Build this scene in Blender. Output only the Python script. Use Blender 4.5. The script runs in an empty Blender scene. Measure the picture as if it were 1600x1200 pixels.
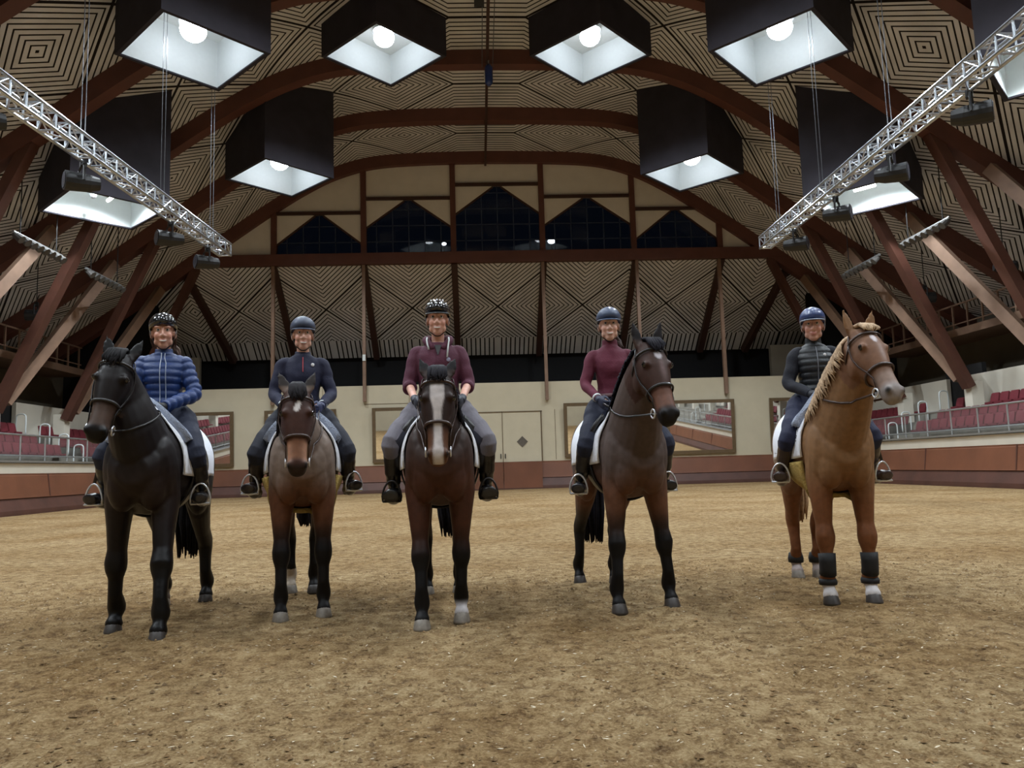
EXPO = 0.45
LAMP_W = 1750.0
import bpy, math, random
import numpy as np
from mathutils import Vector, Matrix, noise
from mathutils.bvhtree import BVHTree

random.seed(7)
SC = bpy.context.scene
COL = SC.collection
PI = math.pi
CX = 0.7                      # axis of the hall

# ------------------------------------------------------------------ materials
def lin(c):
    return tuple(((x/255)/12.92 if x/255 <= 0.04045 else ((x/255+0.055)/1.055)**2.4) for x in c)

def mat(name, rgb, rough=0.6, metal=0.0, var=0.12, scale=8.0, bump=0.0, bscale=40.0, spec=0.5, coat=0.0, sheen=0.0):
    """principled material with a gentle noise variation of its own colour"""
    m = bpy.data.materials.new(name); m.use_nodes = True
    nt = m.node_tree; N = nt.nodes; L = nt.links
    b = N['Principled BSDF']
    b.inputs['Roughness'].default_value = rough
    b.inputs['Metallic'].default_value = metal
    b.inputs['Specular IOR Level'].default_value = spec
    b.inputs['Coat Weight'].default_value = coat
    b.inputs['Sheen Weight'].default_value = sheen
    c = lin(rgb)
    tc = N.new('ShaderNodeTexCoord')
    nz = N.new('ShaderNodeTexNoise'); nz.inputs['Scale'].default_value = scale; nz.inputs['Detail'].default_value = 4
    L.new(tc.outputs['Object'], nz.inputs['Vector'])
    rp = N.new('ShaderNodeMapRange')
    rp.inputs[1].default_value = 0.3; rp.inputs[2].default_value = 0.7
    rp.inputs[3].default_value = 1-var; rp.inputs[4].default_value = 1+var
    L.new(nz.outputs['Fac'], rp.inputs[0])
    mx = N.new('ShaderNodeVectorMath'); mx.operation = 'SCALE'
    mx.inputs[0].default_value = c
    L.new(rp.outputs[0], mx.inputs['Scale'])
    L.new(mx.outputs[0], b.inputs['Base Color'])
    if bump:
        n2 = N.new('ShaderNodeTexNoise'); n2.inputs['Scale'].default_value = bscale; n2.inputs['Detail'].default_value = 3
        L.new(tc.outputs['Object'], n2.inputs['Vector'])
        bp = N.new('ShaderNodeBump'); bp.inputs['Strength'].default_value = bump; bp.inputs['Distance'].default_value = 0.02
        L.new(n2.outputs['Fac'], bp.inputs['Height']); L.new(bp.outputs[0], b.inputs['Normal'])
    return m

def emat(name, rgb, strength):
    m = bpy.data.materials.new(name); m.use_nodes = True
    b = m.node_tree.nodes['Principled BSDF']
    b.inputs['Base Color'].default_value = (*lin(rgb), 1)
    b.inputs['Emission Color'].default_value = (*lin(rgb), 1)
    b.inputs['Emission Strength'].default_value = strength
    return m

def coat_mat(name, rough=0.5, spec=0.35, k=1.0):
    """hair coat: colour from the coat pattern stored on the mesh, fine hair grain"""
    m = bpy.data.materials.new(name); m.use_nodes = True
    nt = m.node_tree; N = nt.nodes; L = nt.links; b = N['Principled BSDF']
    at = N.new('ShaderNodeAttribute'); at.attribute_name = 'coat'
    tc = N.new('ShaderNodeTexCoord')
    nz = N.new('ShaderNodeTexNoise'); nz.inputs['Scale'].default_value = 22; nz.inputs['Detail'].default_value = 5
    L.new(tc.outputs['Object'], nz.inputs['Vector'])
    rp = N.new('ShaderNodeMapRange'); rp.inputs[1].default_value = .3; rp.inputs[2].default_value = .7
    rp.inputs[3].default_value = .86*k; rp.inputs[4].default_value = 1.14*k
    L.new(nz.outputs['Fac'], rp.inputs[0])
    mx = N.new('ShaderNodeVectorMath'); mx.operation = 'SCALE'
    L.new(at.outputs['Color'], mx.inputs[0]); L.new(rp.outputs[0], mx.inputs['Scale'])
    L.new(mx.outputs[0], b.inputs['Base Color'])
    b.inputs['Roughness'].default_value = rough
    b.inputs['Specular IOR Level'].default_value = spec
    return m

# ------------------------------------------------------------------ mesh builder
def vec(*a): return np.array(a, float)
def unit(v):
    v = np.array(v, float); return v/np.linalg.norm(v)

class MB:
    def __init__(s): s.v = []; s.f = []; s.m = []; s.uv = None
    def add(s, vs, fs, mi=0):
        o = len(s.v); s.v += [tuple(map(float, p)) for p in vs]
        s.f += [tuple(i+o for i in f) for f in fs]; s.m += [mi]*len(fs)
    def box(s, c, d, rz=0, mi=0, M=None):
        x, y, z = d[0]/2, d[1]/2, d[2]/2
        vs = [(a*x, b*y, e*z) for e in (-1, 1) for b in (-1, 1) for a in (-1, 1)]
        if M is not None: vs = [tuple(M @ Vector(p)) for p in vs]
        elif rz:
            cs, sn = math.cos(rz), math.sin(rz); vs = [(p[0]*cs-p[1]*sn, p[0]*sn+p[1]*cs, p[2]) for p in vs]
        vs = [(p[0]+c[0], p[1]+c[1], p[2]+c[2]) for p in vs]
        s.add(vs, [(0,2,3,1),(4,5,7,6),(0,1,5,4),(2,6,7,3),(0,4,6,2),(1,3,7,5)], mi)
    def loft(s, rings, cap=True, mi=0, closed=True):
        n = len(rings[0]); vs = [p for r in rings for p in r]; fs = []
        for i in range(len(rings)-1):
            for j in range(n if closed else n-1):
                a = i*n+j; b = i*n+(j+1) % n
                fs.append((a, b, b+n, a+n))
        if cap:
            fs.append(tuple(range(n))[::-1]); fs.append(tuple(range((len(rings)-1)*n, len(rings)*n)))
        s.add(vs, fs, mi)
    def tube(s, pts, r, n=10, up=None, mi=0, cap=True):
        """r: a number, or per point number or (a, b): b along up-ish, a across"""
        pts = [np.array(p, float) for p in pts]; rings = []; k = len(pts)
        ref = np.array(up, float) if up is not None else None
        for i, p in enumerate(pts):
            t = unit(pts[min(i+1, k-1)]-pts[max(i-1, 0)])
            if ref is None:
                ref = np.array((0, 0, 1.)) if abs(t[2]) < .9 else np.array((1., 0, 0))
            u = ref-t*ref.dot(t)
            u = unit(u) if np.linalg.norm(u) > 1e-6 else unit(np.cross(t, (.3, .5, .8)))
            w = np.cross(t, u)
            if up is None: ref = u
            rr = r[i] if isinstance(r, (list, tuple)) else r
            a, b = rr if isinstance(rr, (list, tuple)) else (rr, rr)
            rings.append([p+w*a*math.cos(2*PI*j/n)+u*b*math.sin(2*PI*j/n) for j in range(n)])
        s.loft(rings, cap, mi)
    def ell(s, c, r, n=16, k=10, R=None, mi=0):
        rings = []
        c = np.array(c, float)
        for i in range(k+1):
            ph = PI*(i+.0)/k
            ph = min(max(ph, .02), PI-.02)
            ring = []
            for j in range(n):
                th = 2*PI*j/n
                p = np.array((r[0]*math.sin(ph)*math.cos(th), r[1]*math.sin(ph)*math.sin(th), -r[2]*math.cos(ph)))
                if R is not None: p = R @ p
                ring.append(c+p)
            rings.append(ring)
        s.loft(rings, True, mi)
    def bar(s, a, b, w, h, up=(0, 0, 1), mi=0):
        """rectangular beam from a to b"""
        a = np.array(a, float); b = np.array(b, float); t = unit(b-a); up = np.array(up, float)
        u = up-t*up.dot(t)
        if np.linalg.norm(u) < 1e-5: u = np.array((0, 1., 0))-t*t[1]
        u = unit(u); q = np.cross(t, u)
        R = [[p+q*sx*w/2+u*sz*h/2 for sx, sz in ((-1,-1),(1,-1),(1,1),(-1,1))] for p in (a, b)]
        s.loft(R, True, mi)
    def mesh(s, name):
        me = bpy.data.meshes.new(name); me.from_pydata(s.v, [], s.f); return me

def link(name, me, mats=None, parent=None, loc=None, rz=0, smooth=False):
    o = bpy.data.objects.new(name, me); COL.objects.link(o)
    if mats is not None:
        for m in (mats if isinstance(mats, (list, tuple)) else [mats]): me.materials.append(m)
    if parent is not None: o.parent = parent
    if loc is not None: o.location = loc
    o.rotation_euler[2] = rz
    if smooth: me.polygons.foreach_set('use_smooth', [True]*len(me.polygons))
    return o

def fix_normals(me):
    import bmesh
    bm = bmesh.new(); bm.from_mesh(me); bmesh.ops.recalc_face_normals(bm, faces=bm.faces); bm.to_mesh(me); bm.free()

def obj(name, mb, m, parent=None, loc=None, rz=0, smooth=False, fix=True):
    me = mb.mesh(name)
    if fix: fix_normals(me)
    me.polygons.foreach_set('material_index', mb.m)
    o = link(name, me, m, parent, loc, rz, smooth)
    return o

def empty(name, loc=(0, 0, 0), rz=0):
    o = bpy.data.objects.new(name, None); COL.objects.link(o)
    o.location = loc; o.rotation_euler[2] = rz; o.empty_display_size = .1
    return o

def tag(o, label=None, cat=None, group=None, kind=None):
    if label: o['label'] = label
    if cat: o['category'] = cat
    if group: o['group'] = group
    if kind: o['kind'] = kind
    return o

def dup(root, loc=None, rz=None):
    r = root.copy(); COL.objects.link(r)
    if loc is not None: r.location = loc
    if rz is not None: r.rotation_euler[2] = rz
    for ch in list(root.children):
        c = ch.copy(); COL.objects.link(c); c.parent = r
        for g in list(ch.children):
            d = g.copy(); COL.objects.link(d); d.parent = c
    return r

def remesh(mb, voxel, smooth_iter=3, lam=.5):
    """fuse overlapping closed shapes into one continuous skin; returns verts array, mesh"""
    me = mb.mesh('tmp'); fix_normals(me)
    o = bpy.data.objects.new('tmp', me); COL.objects.link(o)
    md = o.modifiers.new('r', 'REMESH'); md.mode = 'VOXEL'; md.voxel_size = voxel
    dg = bpy.context.evaluated_depsgraph_get(); dg.update()
    me2 = bpy.data.meshes.new_from_object(o.evaluated_get(dg))
    bpy.data.objects.remove(o); bpy.data.meshes.remove(me)
    n = len(me2.vertices)
    V = np.empty(n*3, np.float32); me2.vertices.foreach_get('co', V); V = V.reshape(-1, 3).astype(float)
    E = np.empty(len(me2.edges)*2, np.int32); me2.edges.foreach_get('vertices', E); E = E.reshape(-1, 2)
    deg = np.bincount(E.ravel(), minlength=n).astype(float); deg[deg == 0] = 1
    for it in range(smooth_iter):
        for l in (lam, -lam*1.02) if lam > .3 else (lam,):
            acc = np.zeros_like(V)
            np.add.at(acc, E[:, 0], V[E[:, 1]]); np.add.at(acc, E[:, 1], V[E[:, 0]])
            V = V+l*(acc/deg[:, None]-V)
    me2.vertices.foreach_set('co', V.astype(np.float32).ravel()); me2.update()
    return V, me2

def normals_of(me):
    n = len(me.vertices); A = np.empty(n*3, np.float32)
    me.vertex_normals.foreach_get('vector', A); return A.reshape(-1, 3).astype(float)

def paint(me, C, name='coat'):
    a = me.color_attributes.new(name, 'FLOAT_COLOR', 'POINT')
    C4 = np.ones((len(C), 4), np.float32); C4[:, :3] = C
    a.data.foreach_set('color', C4.ravel())

def sst(a, b, x):
    t = np.clip((np.asarray(x, float)-a)/(b-a), 0, 1); return t*t*(3-2*t)

def wrinkle(me, V, amp, scale, seed=0.0):
    Nn = normals_of(me)
    d = np.array([noise.noise(Vector((p[0]*scale+seed, p[1]*scale, p[2]*scale*1.6))) for p in V])
    V2 = V+Nn*(d*amp)[:, None]
    me.vertices.foreach_set('co', V2.astype(np.float32).ravel()); me.update()

def arr(p): return np.array(p, float)

def bez(p0, p1, p2, p3, n):
    p0, p1, p2, p3 = map(arr, (p0, p1, p2, p3)); out = []
    for i in range(n):
        t = i/(n-1); a = 1-t
        out.append(p0*a**3+3*p1*a*a*t+3*p2*a*t*t+p3*t**3)
    return out

def smooth_path(pts, sub=6):
    """catmull-rom"""
    P = [arr(p) for p in pts]; P = [2*P[0]-P[1]]+P+[2*P[-1]-P[-2]]; out = []
    for i in range(1, len(P)-2):
        for k in range(sub):
            t = k/sub
            out.append(.5*((2*P[i])+(-P[i-1]+P[i+1])*t+(2*P[i-1]-5*P[i]+4*P[i+1]-P[i+2])*t*t+(-P[i-1]+3*P[i]-3*P[i+1]+P[i+2])*t**3))
    out.append(P[-2]); return out
# ================================================================== camera and world
def setup_camera():
    F = 1200.0; H = 1.17
    a0, b0, S = (750-800)/F, -(731-600)/F, -0.029
    Y = unit((a0, b0, -1)); U = arr((S, 1, S*a0+b0)); U = unit(U-Y*U.dot(Y)); X = np.cross(Y, U)
    cam = bpy.data.cameras.new('camera'); cam.lens = 27.0; cam.sensor_width = 36.0; cam.clip_end = 300
    o = bpy.data.objects.new('camera', cam); COL.objects.link(o)
    M = Matrix((X, Y, U)).to_4x4(); M.translation = (0, 0, H)
    o.matrix_world = M; SC.camera = o
setup_camera()
w = bpy.data.worlds.new('night'); SC.world = w; w.use_nodes = True
w.node_tree.nodes['Background'].inputs[0].default_value = (.10, .16, .32, 1)
w.node_tree.nodes['Background'].inputs[1].default_value = .035
SC.view_settings.view_transform = 'Standard'; SC.view_settings.look = 'None'
SC.view_settings.gamma = 1; SC.view_settings.exposure = EXPO

# ================================================================== materials of the hall
M_CREAM = mat('cream_paint', (186, 176, 152), .7, var=.04, scale=1.5)
M_WHITE = mat('white_paint', (206, 200, 186), .6, var=.05, scale=1.2)
M_BEAM = mat('red_brown_glulam', (90, 53, 43), .6, var=.14, scale=1.3)
M_PALE = mat('pale_timber', (120, 94, 76), .6, var=.14, scale=2)
M_STRUT = mat('brown_timber', (78, 45, 33), .6, var=.14, scale=2)
M_DARKWOOD = mat('dark_timber', (58, 34, 26), .6, var=.15, scale=2)
M_BLACK = mat('black_steel', (16, 16, 18), .5, var=.1)
M_MUNTIN = mat('blue_grey_muntin', (44, 54, 74), .5, var=.1)
M_DARKHOLLOW = mat('hollow_shade_black', (12, 12, 14), .9, var=.2)  # near-black colour, paints in the shade of hollow spaces
M_HOOD = mat('black_felt_panel', (40, 37, 46), .85, var=.25, scale=1.4)
M_LINING = mat('white_lining', (204, 210, 210), .6, var=.02)
M_ALU = mat('aluminium_tube', (206, 212, 220), .3, 1.0, var=.05)
M_STEEL = mat('galvanised_steel', (170, 172, 172), .4, .8, var=.06)
M_WIRE = mat('steel_cable', (90, 92, 96), .5, .6)
M_SEAT = mat('dark_red_plush', (98, 26, 36), .7, var=.1, scale=5)
M_CONC = mat('grey_concrete', (126, 122, 112), .8, var=.15, scale=1.4)
M_GALLERY = mat('dusky_plaster', (92, 84, 70), .8, var=.15, scale=.8)
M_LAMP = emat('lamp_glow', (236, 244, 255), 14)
M_TUBE = emat('tube_glow', (250, 248, 250), 6)
M_FRAME = mat('dull_gold_frame', (92, 74, 50), .5, var=.15)
def kick_mat():
    m = mat('red_brown_kickboard', (106, 64, 43), .55, var=.16, scale=.9, bump=.15, bscale=6)
    return m
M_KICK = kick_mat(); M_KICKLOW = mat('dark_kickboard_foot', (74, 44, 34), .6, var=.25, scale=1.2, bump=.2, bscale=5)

def mirror_mat():
    m = bpy.data.materials.new('mirror_glass'); m.use_nodes = True
    nt = m.node_tree; b = nt.nodes['Principled BSDF']
    b.inputs['Metallic'].default_value = 1; b.inputs['Roughness'].default_value = .02
    nz = nt.nodes.new('ShaderNodeTexNoise'); nz.inputs['Scale'].default_value = 1.2
    rp = nt.nodes.new('ShaderNodeMapRange'); rp.inputs[3].default_value = .80; rp.inputs[4].default_value = .9
    nt.links.new(nz.outputs['Fac'], rp.inputs[0]); nt.links.new(rp.outputs[0], b.inputs['Base Color'])
    return m
M_MIRROR = mirror_mat()
def glass_mat(name, rgb, rough, alpha):
    m = bpy.data.materials.new(name); m.use_nodes = True
    b = m.node_tree.nodes['Principled BSDF']
    b.inputs['Base Color'].default_value = (*lin(rgb), 1); b.inputs['Roughness'].default_value = rough
    b.inputs['Alpha'].default_value = alpha
    return m
M_PANE = glass_mat('night_window_glass', (5, 8, 16), .03, .55)
M_GUARDGLASS = glass_mat('clear_guard_glass', (150, 152, 150), .2, .07)

def board_mat(name, end=False):
    """cream acoustic boards laid in concentric lozenges with dark gaps (uv in metres)"""
    m = bpy.data.materials.new(name); m.use_nodes = True
    nt = m.node_tree; N = nt.nodes; L = nt.links; b = N['Principled BSDF']
    b.inputs['Roughness'].default_value = .75; b.inputs['Specular IOR Level'].default_value = .2
    uv = N.new('ShaderNodeUVMap'); sp = N.new('ShaderNodeSeparateXYZ'); L.new(uv.outputs[0], sp.inputs[0])
    def op(o, a, b_=None, c_=None):
        n = N.new('ShaderNodeMath'); n.operation = o
        for i, x in enumerate((a, b_, c_)):
            if x is None: continue
            if isinstance(x, (int, float)): n.inputs[i].default_value = x
            else: L.new(x, n.inputs[i])
        return n.outputs[0]
    if not end:
        u = op('MAXIMUM', op('SUBTRACT', op('ABSOLUTE', sp.outputs[0]), 1.5), 0)
        U = op('PINGPONG', op('ADD', op('DIVIDE', u, 2.72), 1), 1)
        fr = op('FRACT', op('ADD', op('DIVIDE', sp.outputs[1], 5.2), 10))
        v = op('ABSOLUTE', op('SUBTRACT', op('MULTIPLY', fr, 2), 1))
        f = op('ADD', U, v)
        nb = 9
    else:
        U = op('PINGPONG', op('ADD', op('DIVIDE', sp.outputs[0], 2.45), 40), 1)
        v = op('ABSOLUTE', op('DIVIDE', op('SUBTRACT', sp.outputs[1], 3.0), 2.45))
        f1 = op('ADD', U, v)
        low = op('GREATER_THAN', sp.outputs[1], 5.35)
        f = op('ADD', op('MULTIPLY', f1, op('SUBTRACT', 1, low)), op('MULTIPLY', op('ADD', U, 1), low))
        nb = 9
    st = op('LESS_THAN', op('FRACT', op('MULTIPLY', f, nb)), .28)
    th = op('LESS_THAN', op('ABSOLUTE', op('SUBTRACT', f, 1.0)), .028)
    g = op('MAXIMUM', st, th)
    nz = N.new('ShaderNodeTexNoise'); nz.inputs['Scale'].default_value = .7; nz.inputs['Detail'].default_value = 5
    L.new(uv.outputs[0], nz.inputs['Vector'])
    rp = N.new('ShaderNodeMapRange'); rp.inputs[1].default_value = .3; rp.inputs[2].default_value = .7
    rp.inputs[3].default_value = .82; rp.inputs[4].default_value = 1.1; L.new(nz.outputs['Fac'], rp.inputs[0])
    sc = N.new('ShaderNodeVectorMath'); sc.operation = 'SCALE'; sc.inputs[0].default_value = lin((206, 205, 206))
    L.new(rp.outputs[0], sc.inputs['Scale'])
    mx = N.new('ShaderNodeMix'); mx.data_type = 'RGBA'
    L.new(g, mx.inputs[0]); L.new(sc.outputs[0], mx.inputs[6]); mx.inputs[7].default_value = (*lin((26, 20, 18)), 1)
    L.new(mx.outputs[2], b.inputs['Base Color'])
    bp = N.new('ShaderNodeBump'); bp.inputs['Strength'].default_value = .4; bp.inputs['Distance'].default_value = .05; bp.invert = True
    L.new(g, bp.inputs['Height']); L.new(bp.outputs[0], b.inputs['Normal'])
    return m
M_BOARDS = board_mat('acoustic_boards'); M_ENDBOARDS = board_mat('acoustic_boards_hip', True)

# ================================================================== sand floor
def sand_mat():
    m = bpy.data.materials.new('arena_sand'); m.use_nodes = True
    nt = m.node_tree; N = nt.nodes; L = nt.links; b = N['Principled BSDF']
    b.inputs['Roughness'].default_value = .95; b.inputs['Specular IOR Level'].default_value = .1
    tc = N.new('ShaderNodeTexCoord')
    def nz(scale, det=6, rough=.6):
        n = N.new('ShaderNodeTexNoise'); n.inputs['Scale'].default_value = scale; n.inputs['Detail'].default_value = det
        n.inputs['Roughness'].default_value = rough; L.new(tc.outputs['Object'], n.inputs['Vector']); return n.outputs['Fac']
    def ramp(x, stops):
        r = N.new('ShaderNodeValToRGB'); L.new(x, r.inputs[0]); e = r.color_ramp.elements
        while len(e) < len(stops): e.new(.5)
        for i, (p, c) in enumerate(stops): e[i].position = p; e[i].color = (*lin(c), 1)
        return r.outputs[0]
    def mix(f, a, c, mode='MIX'):
        n = N.new('ShaderNodeMix'); n.data_type = 'RGBA'; n.blend_type = mode
        if isinstance(f, float): n.inputs[0].default_value = f
        else: L.new(f, n.inputs[0])
        for i, x in ((6, a), (7, c)):
            if isinstance(x, tuple): n.inputs[i].default_value = (*lin(x), 1)
            else: L.new(x, n.inputs[i])
        return n.outputs[2]
    clump = nz(8.0, 9, .72); fine = nz(60, 4, .7); big = nz(.5, 4)
    base = ramp(clump, [(.36, (88, 64, 40)), (.455, (140, 113, 77)), (.53, (168, 142, 102)), (.62, (192, 168, 128))])
    base = mix(.35, base, ramp(fine, [(.38, (88, 66, 42)), (.5, (150, 124, 88)), (.64, (208, 186, 148))]))
    patch = ramp(big, [(.42, (255, 255, 255)), (.68, (222, 210, 194))])
    base = mix(1.0, base, patch, 'MULTIPLY')
    # pale wood chips / fibres
    vo = N.new('ShaderNodeTexVoronoi'); vo.inputs['Scale'].default_value = 15; vo.feature = 'F1'
    mp = N.new('ShaderNodeMapping'); mp.inputs['Scale'].default_value = (1, 2.2, 1); mp.inputs['Rotation'].default_value = (0, 0, .6)
    L.new(tc.outputs['Object'], mp.inputs[0]); L.new(mp.outputs[0], vo.inputs['Vector'])
    lt = N.new('ShaderNodeMath'); lt.operation = 'LESS_THAN'; L.new(vo.outputs['Distance'], lt.inputs[0]); lt.inputs[1].default_value = .13
    sel = N.new('ShaderNodeMath'); sel.operation = 'GREATER_THAN'; sel.inputs[1].default_value = .62
    sx = N.new('ShaderNodeSeparateXYZ'); L.new(vo.outputs['Color'], sx.inputs[0]); L.new(sx.outputs[0], sel.inputs[0])
    an = N.new('ShaderNodeMath'); an.operation = 'MULTIPLY'; L.new(lt.outputs[0], an.inputs[0]); L.new(sel.outputs[0], an.inputs[1])
    base = mix(an.outputs[0], base, (214, 200, 176))
    L.new(base, b.inputs['Base Color'])
    ad = N.new('ShaderNodeMath'); ad.operation = 'MULTIPLY_ADD'; L.new(fine, ad.inputs[0]); ad.inputs[1].default_value = .25; L.new(clump, ad.inputs[2])
    bp = N.new('ShaderNodeBump'); bp.inputs['Strength'].default_value = 1.0; bp.inputs['Distance'].default_value = .07
    L.new(ad.outputs[0], bp.inputs['Height']); L.new(bp.outputs[0], b.inputs['Normal'])
    return m

def build_floor():
    def axis(lo, a, b, hi, d, D):
        xs = list(np.arange(lo, a, D))+list(np.arange(a, b, d))+list(np.arange(b, hi, D))+[hi]
        return xs
    xs = axis(-17.2, -5.5, 6.0, 18.6, .055, .6); ys = axis(-13, 1.2, 9.5, 47, .055, .6)
    prints = [(random.uniform(-5, 5.5), random.uniform(1.4, 9), random.uniform(.05, .09)) for _ in range(170)]
    V = []
    PR = np.array(prints)
    def zf(x, y):
        z = 0
        if -5.6 < x < 6.1 and 1.1 < y < 9.6:
            z = .022*noise.noise(Vector((x*2.3, y*2.3, 0)))+.016*noise.noise(Vector((x*6, y*6, 3)))+.012*noise.noise(Vector((x*15, y*15, 7)))
            d2 = ((PR[:, 0]-x)**2+(PR[:, 1]-y)**2)/(PR[:, 2]**2)
            k = d2.min()
            if k < 4: z += -.03*math.exp(-k*1.4)+.014*math.exp(-(math.sqrt(k)-1.35)**2*7)
            e = min(1, (x+5.6)/.8, (6.1-x)/.8, (9.6-y)/.8); z *= max(0, e)
        return z-.012
    for y in ys:
        for x in xs: V.append((x, y, zf(x, y)))
    nx = len(xs)
    Fc = [(j*nx+i, j*nx+i+1, (j+1)*nx+i+1, (j+1)*nx+i) for j in range(len(ys)-1) for i in range(nx-1)]
    me = bpy.data.meshes.new('floor'); me.from_pydata(V, [], Fc)
    o = link('floor', me, sand_mat(), smooth=True)
    tag(o, 'sandy riding floor with hoof prints and pale wood chips', 'floor', kind='structure')
    # loose clods and pale chips lying on the sand
    rn = random.Random(5)
    def scatter(name, n, lab, m, smin, smax, flat):
        vs = []; fs = []
        for _ in range(n):
            y = 1.25+8.1*rn.random()**1.35; x = rn.uniform(-.74, .74)*y+rn.uniform(-.3, .3)
            if not -5.4 < x < 5.9: continue
            sz = smin+(smax-smin)*rn.random()**3; a_ = rn.uniform(0, 2*PI); ca, sa = math.cos(a_), math.sin(a_); z0 = zf(x, y)+.002; o_ = len(vs)
            ex = rn.uniform(1.1, 2.4) if flat else rn.uniform(.8, 1.5)
            P_ = [(ex, 0, 0), (.3, .8, 0), (-ex*.8, .4, 0), (-.7, -.7, 0), (.5, -.8, 0), (.1, .1, .25 if flat else .9), (-.2, -.1, .2 if flat else .75)]
            tl = rn.uniform(-.5, .5) if flat else 0
            for px, py, pz in P_:
                px *= sz*rn.uniform(.75, 1.25); py *= sz*rn.uniform(.75, 1.25)*(.5 if flat else 1)
                vs.append((x+px*ca-py*sa, y+px*sa+py*ca, z0+pz*sz+px*tl*.5))
            fs += [tuple(q+o_ for q in f_) for f_ in ((0, 1, 5), (1, 2, 6, 5), (2, 3, 6), (3, 4, 5, 6), (4, 0, 5), (4, 3, 2, 1, 0))]
        me = bpy.data.meshes.new(name); me.from_pydata(vs, [], fs); q = link(name, me, m); tag(q, lab, 'litter', kind='stuff')
    scatter('sand_clods', 15000, 'loose brown sand clods strewn over the near arena floor', mat('sand_clod', (128, 102, 68), .95, var=.45, scale=9), .004, .017, False)
    scatter('wood_chips', 2600, 'pale wood chips strewn over the near arena floor', mat('wood_chip', (206, 192, 166), .9, var=.2, scale=9), .004, .013, True)
build_floor()

# ================================================================== roof profile
PROF = [(0, 17.98), (3.5, 17.92), (6.2, 17.72), (8.2, 17.15), (9.8, 16.35), (11.4, 15.35), (13, 14.25), (15, 12.82), (17, 11.4), (19.7, 9.55), (23.6, 6.95)]
_sp = smooth_path([(a, b) for a, b in PROF], 6)
HALF = [tuple(p) for p in _sp]
FULL = [(-x, z) for x, z in HALF[:0:-1]]+HALF        # bottom edge of the arches
def rib_z(x):
    x = abs(x); return float(np.interp(x, [p[0] for p in HALF], [p[1] for p in HALF]))
RIBH = .74
def roof_z(x): return rib_z(x)+RIBH*.86
RIBS = [41.2-5.2*k for k in range(11)]               # 41.2 ... -10.8

def off(p, i, d):
    a = FULL[max(i-1, 0)]; b = FULL[min(i+1, len(FULL)-1)]
    tx, tz = b[0]-a[0], b[1]-a[1]; l = math.hypot(tx, tz)
    return (p[0]-tz/l*d, p[1]+tx/l*d)

TOPS = [off(p, i, RIBH) for i, p in enumerate(FULL)]
ROOF = [off(p, i, RIBH*.86) for i, p in enumerate(FULL)]

def build_roof():
    s = [0]
    for a, b in zip(ROOF, ROOF[1:]): s.append(s[-1]+math.dist(a, b))
    mid = s[len(ROOF)//2]; s = [x-mid for x in s]
    ys = [-13.4]+RIBS[::-1]+[]
    V = []; Fc = []; UV = []
    n = len(ROOF)
    for y in ys:
        for i, p in enumerate(ROOF): V.append((CX+p[0], y, p[1]))
    for j in range(len(ys)-1):
        for i in range(n-1):
            Fc.append((j*n+i, j*n+i+1, (j+1)*n+i+1, (j+1)*n+i))
            UV += [(s[i], ys[j]), (s[i+1], ys[j]), (s[i+1], ys[j+1]), (s[i], ys[j+1])]
    UV = [(a, b-41.2) for a, b in UV]
    # outer skin so the roof has thickness
    o = len(V)
    for y in ys:
        for i, p in enumerate(ROOF): V.append((CX+p[0], y, p[1]+.35))
    nf = len(Fc)
    for j in range(len(ys)-1):
        for i in range(n-1):
            Fc.append((o+j*n+i, o+(j+1)*n+i, o+(j+1)*n+i+1, o+j*n+i+1)); UV += [(0, 0)]*4
    me = bpy.data.meshes.new('ceiling'); me.from_pydata(V, [], Fc)
    ul = me.uv_layers.new(name='UVMap'); ul.data.foreach_set('uv', np.array(UV, np.float32).ravel())
    ob = link('ceiling', me, [M_BOARDS, M_DARKHOLLOW])
    me.polygons.foreach_set('material_index', [0]*nf+[1]*(len(Fc)-nf))
    tag(ob, 'vaulted ceiling of cream acoustic boards laid in concentric lozenges', 'ceiling', kind='structure')
build_roof()

ordn = ['end wall', 'second from the end wall', 'third from the end wall', 'fourth from the end wall', 'fifth from the end wall', 'sixth from the end wall']
for k, y in enumerate(RIBS):
    mb = MB(); R = []
    for p, t in zip(FULL, TOPS):
        R.append([(CX+p[0], y-.27, p[1]), (CX+p[0], y+.27, p[1]), (CX+t[0], y+.27, t[1]), (CX+t[0], y-.27, t[1])])
    mb.loft(R)
    o = obj('roof_arch', mb, M_BEAM)
    lab = ('red-brown curved timber roof arch against the end wall' if k == 0 else
           'red-brown curved timber roof arch, '+ordn[k] if k < 6 else 'red-brown curved timber roof arch above or behind the viewer')
    tag(o, lab, 'roof arch', 'timber roof arches', 'structure')

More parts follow.
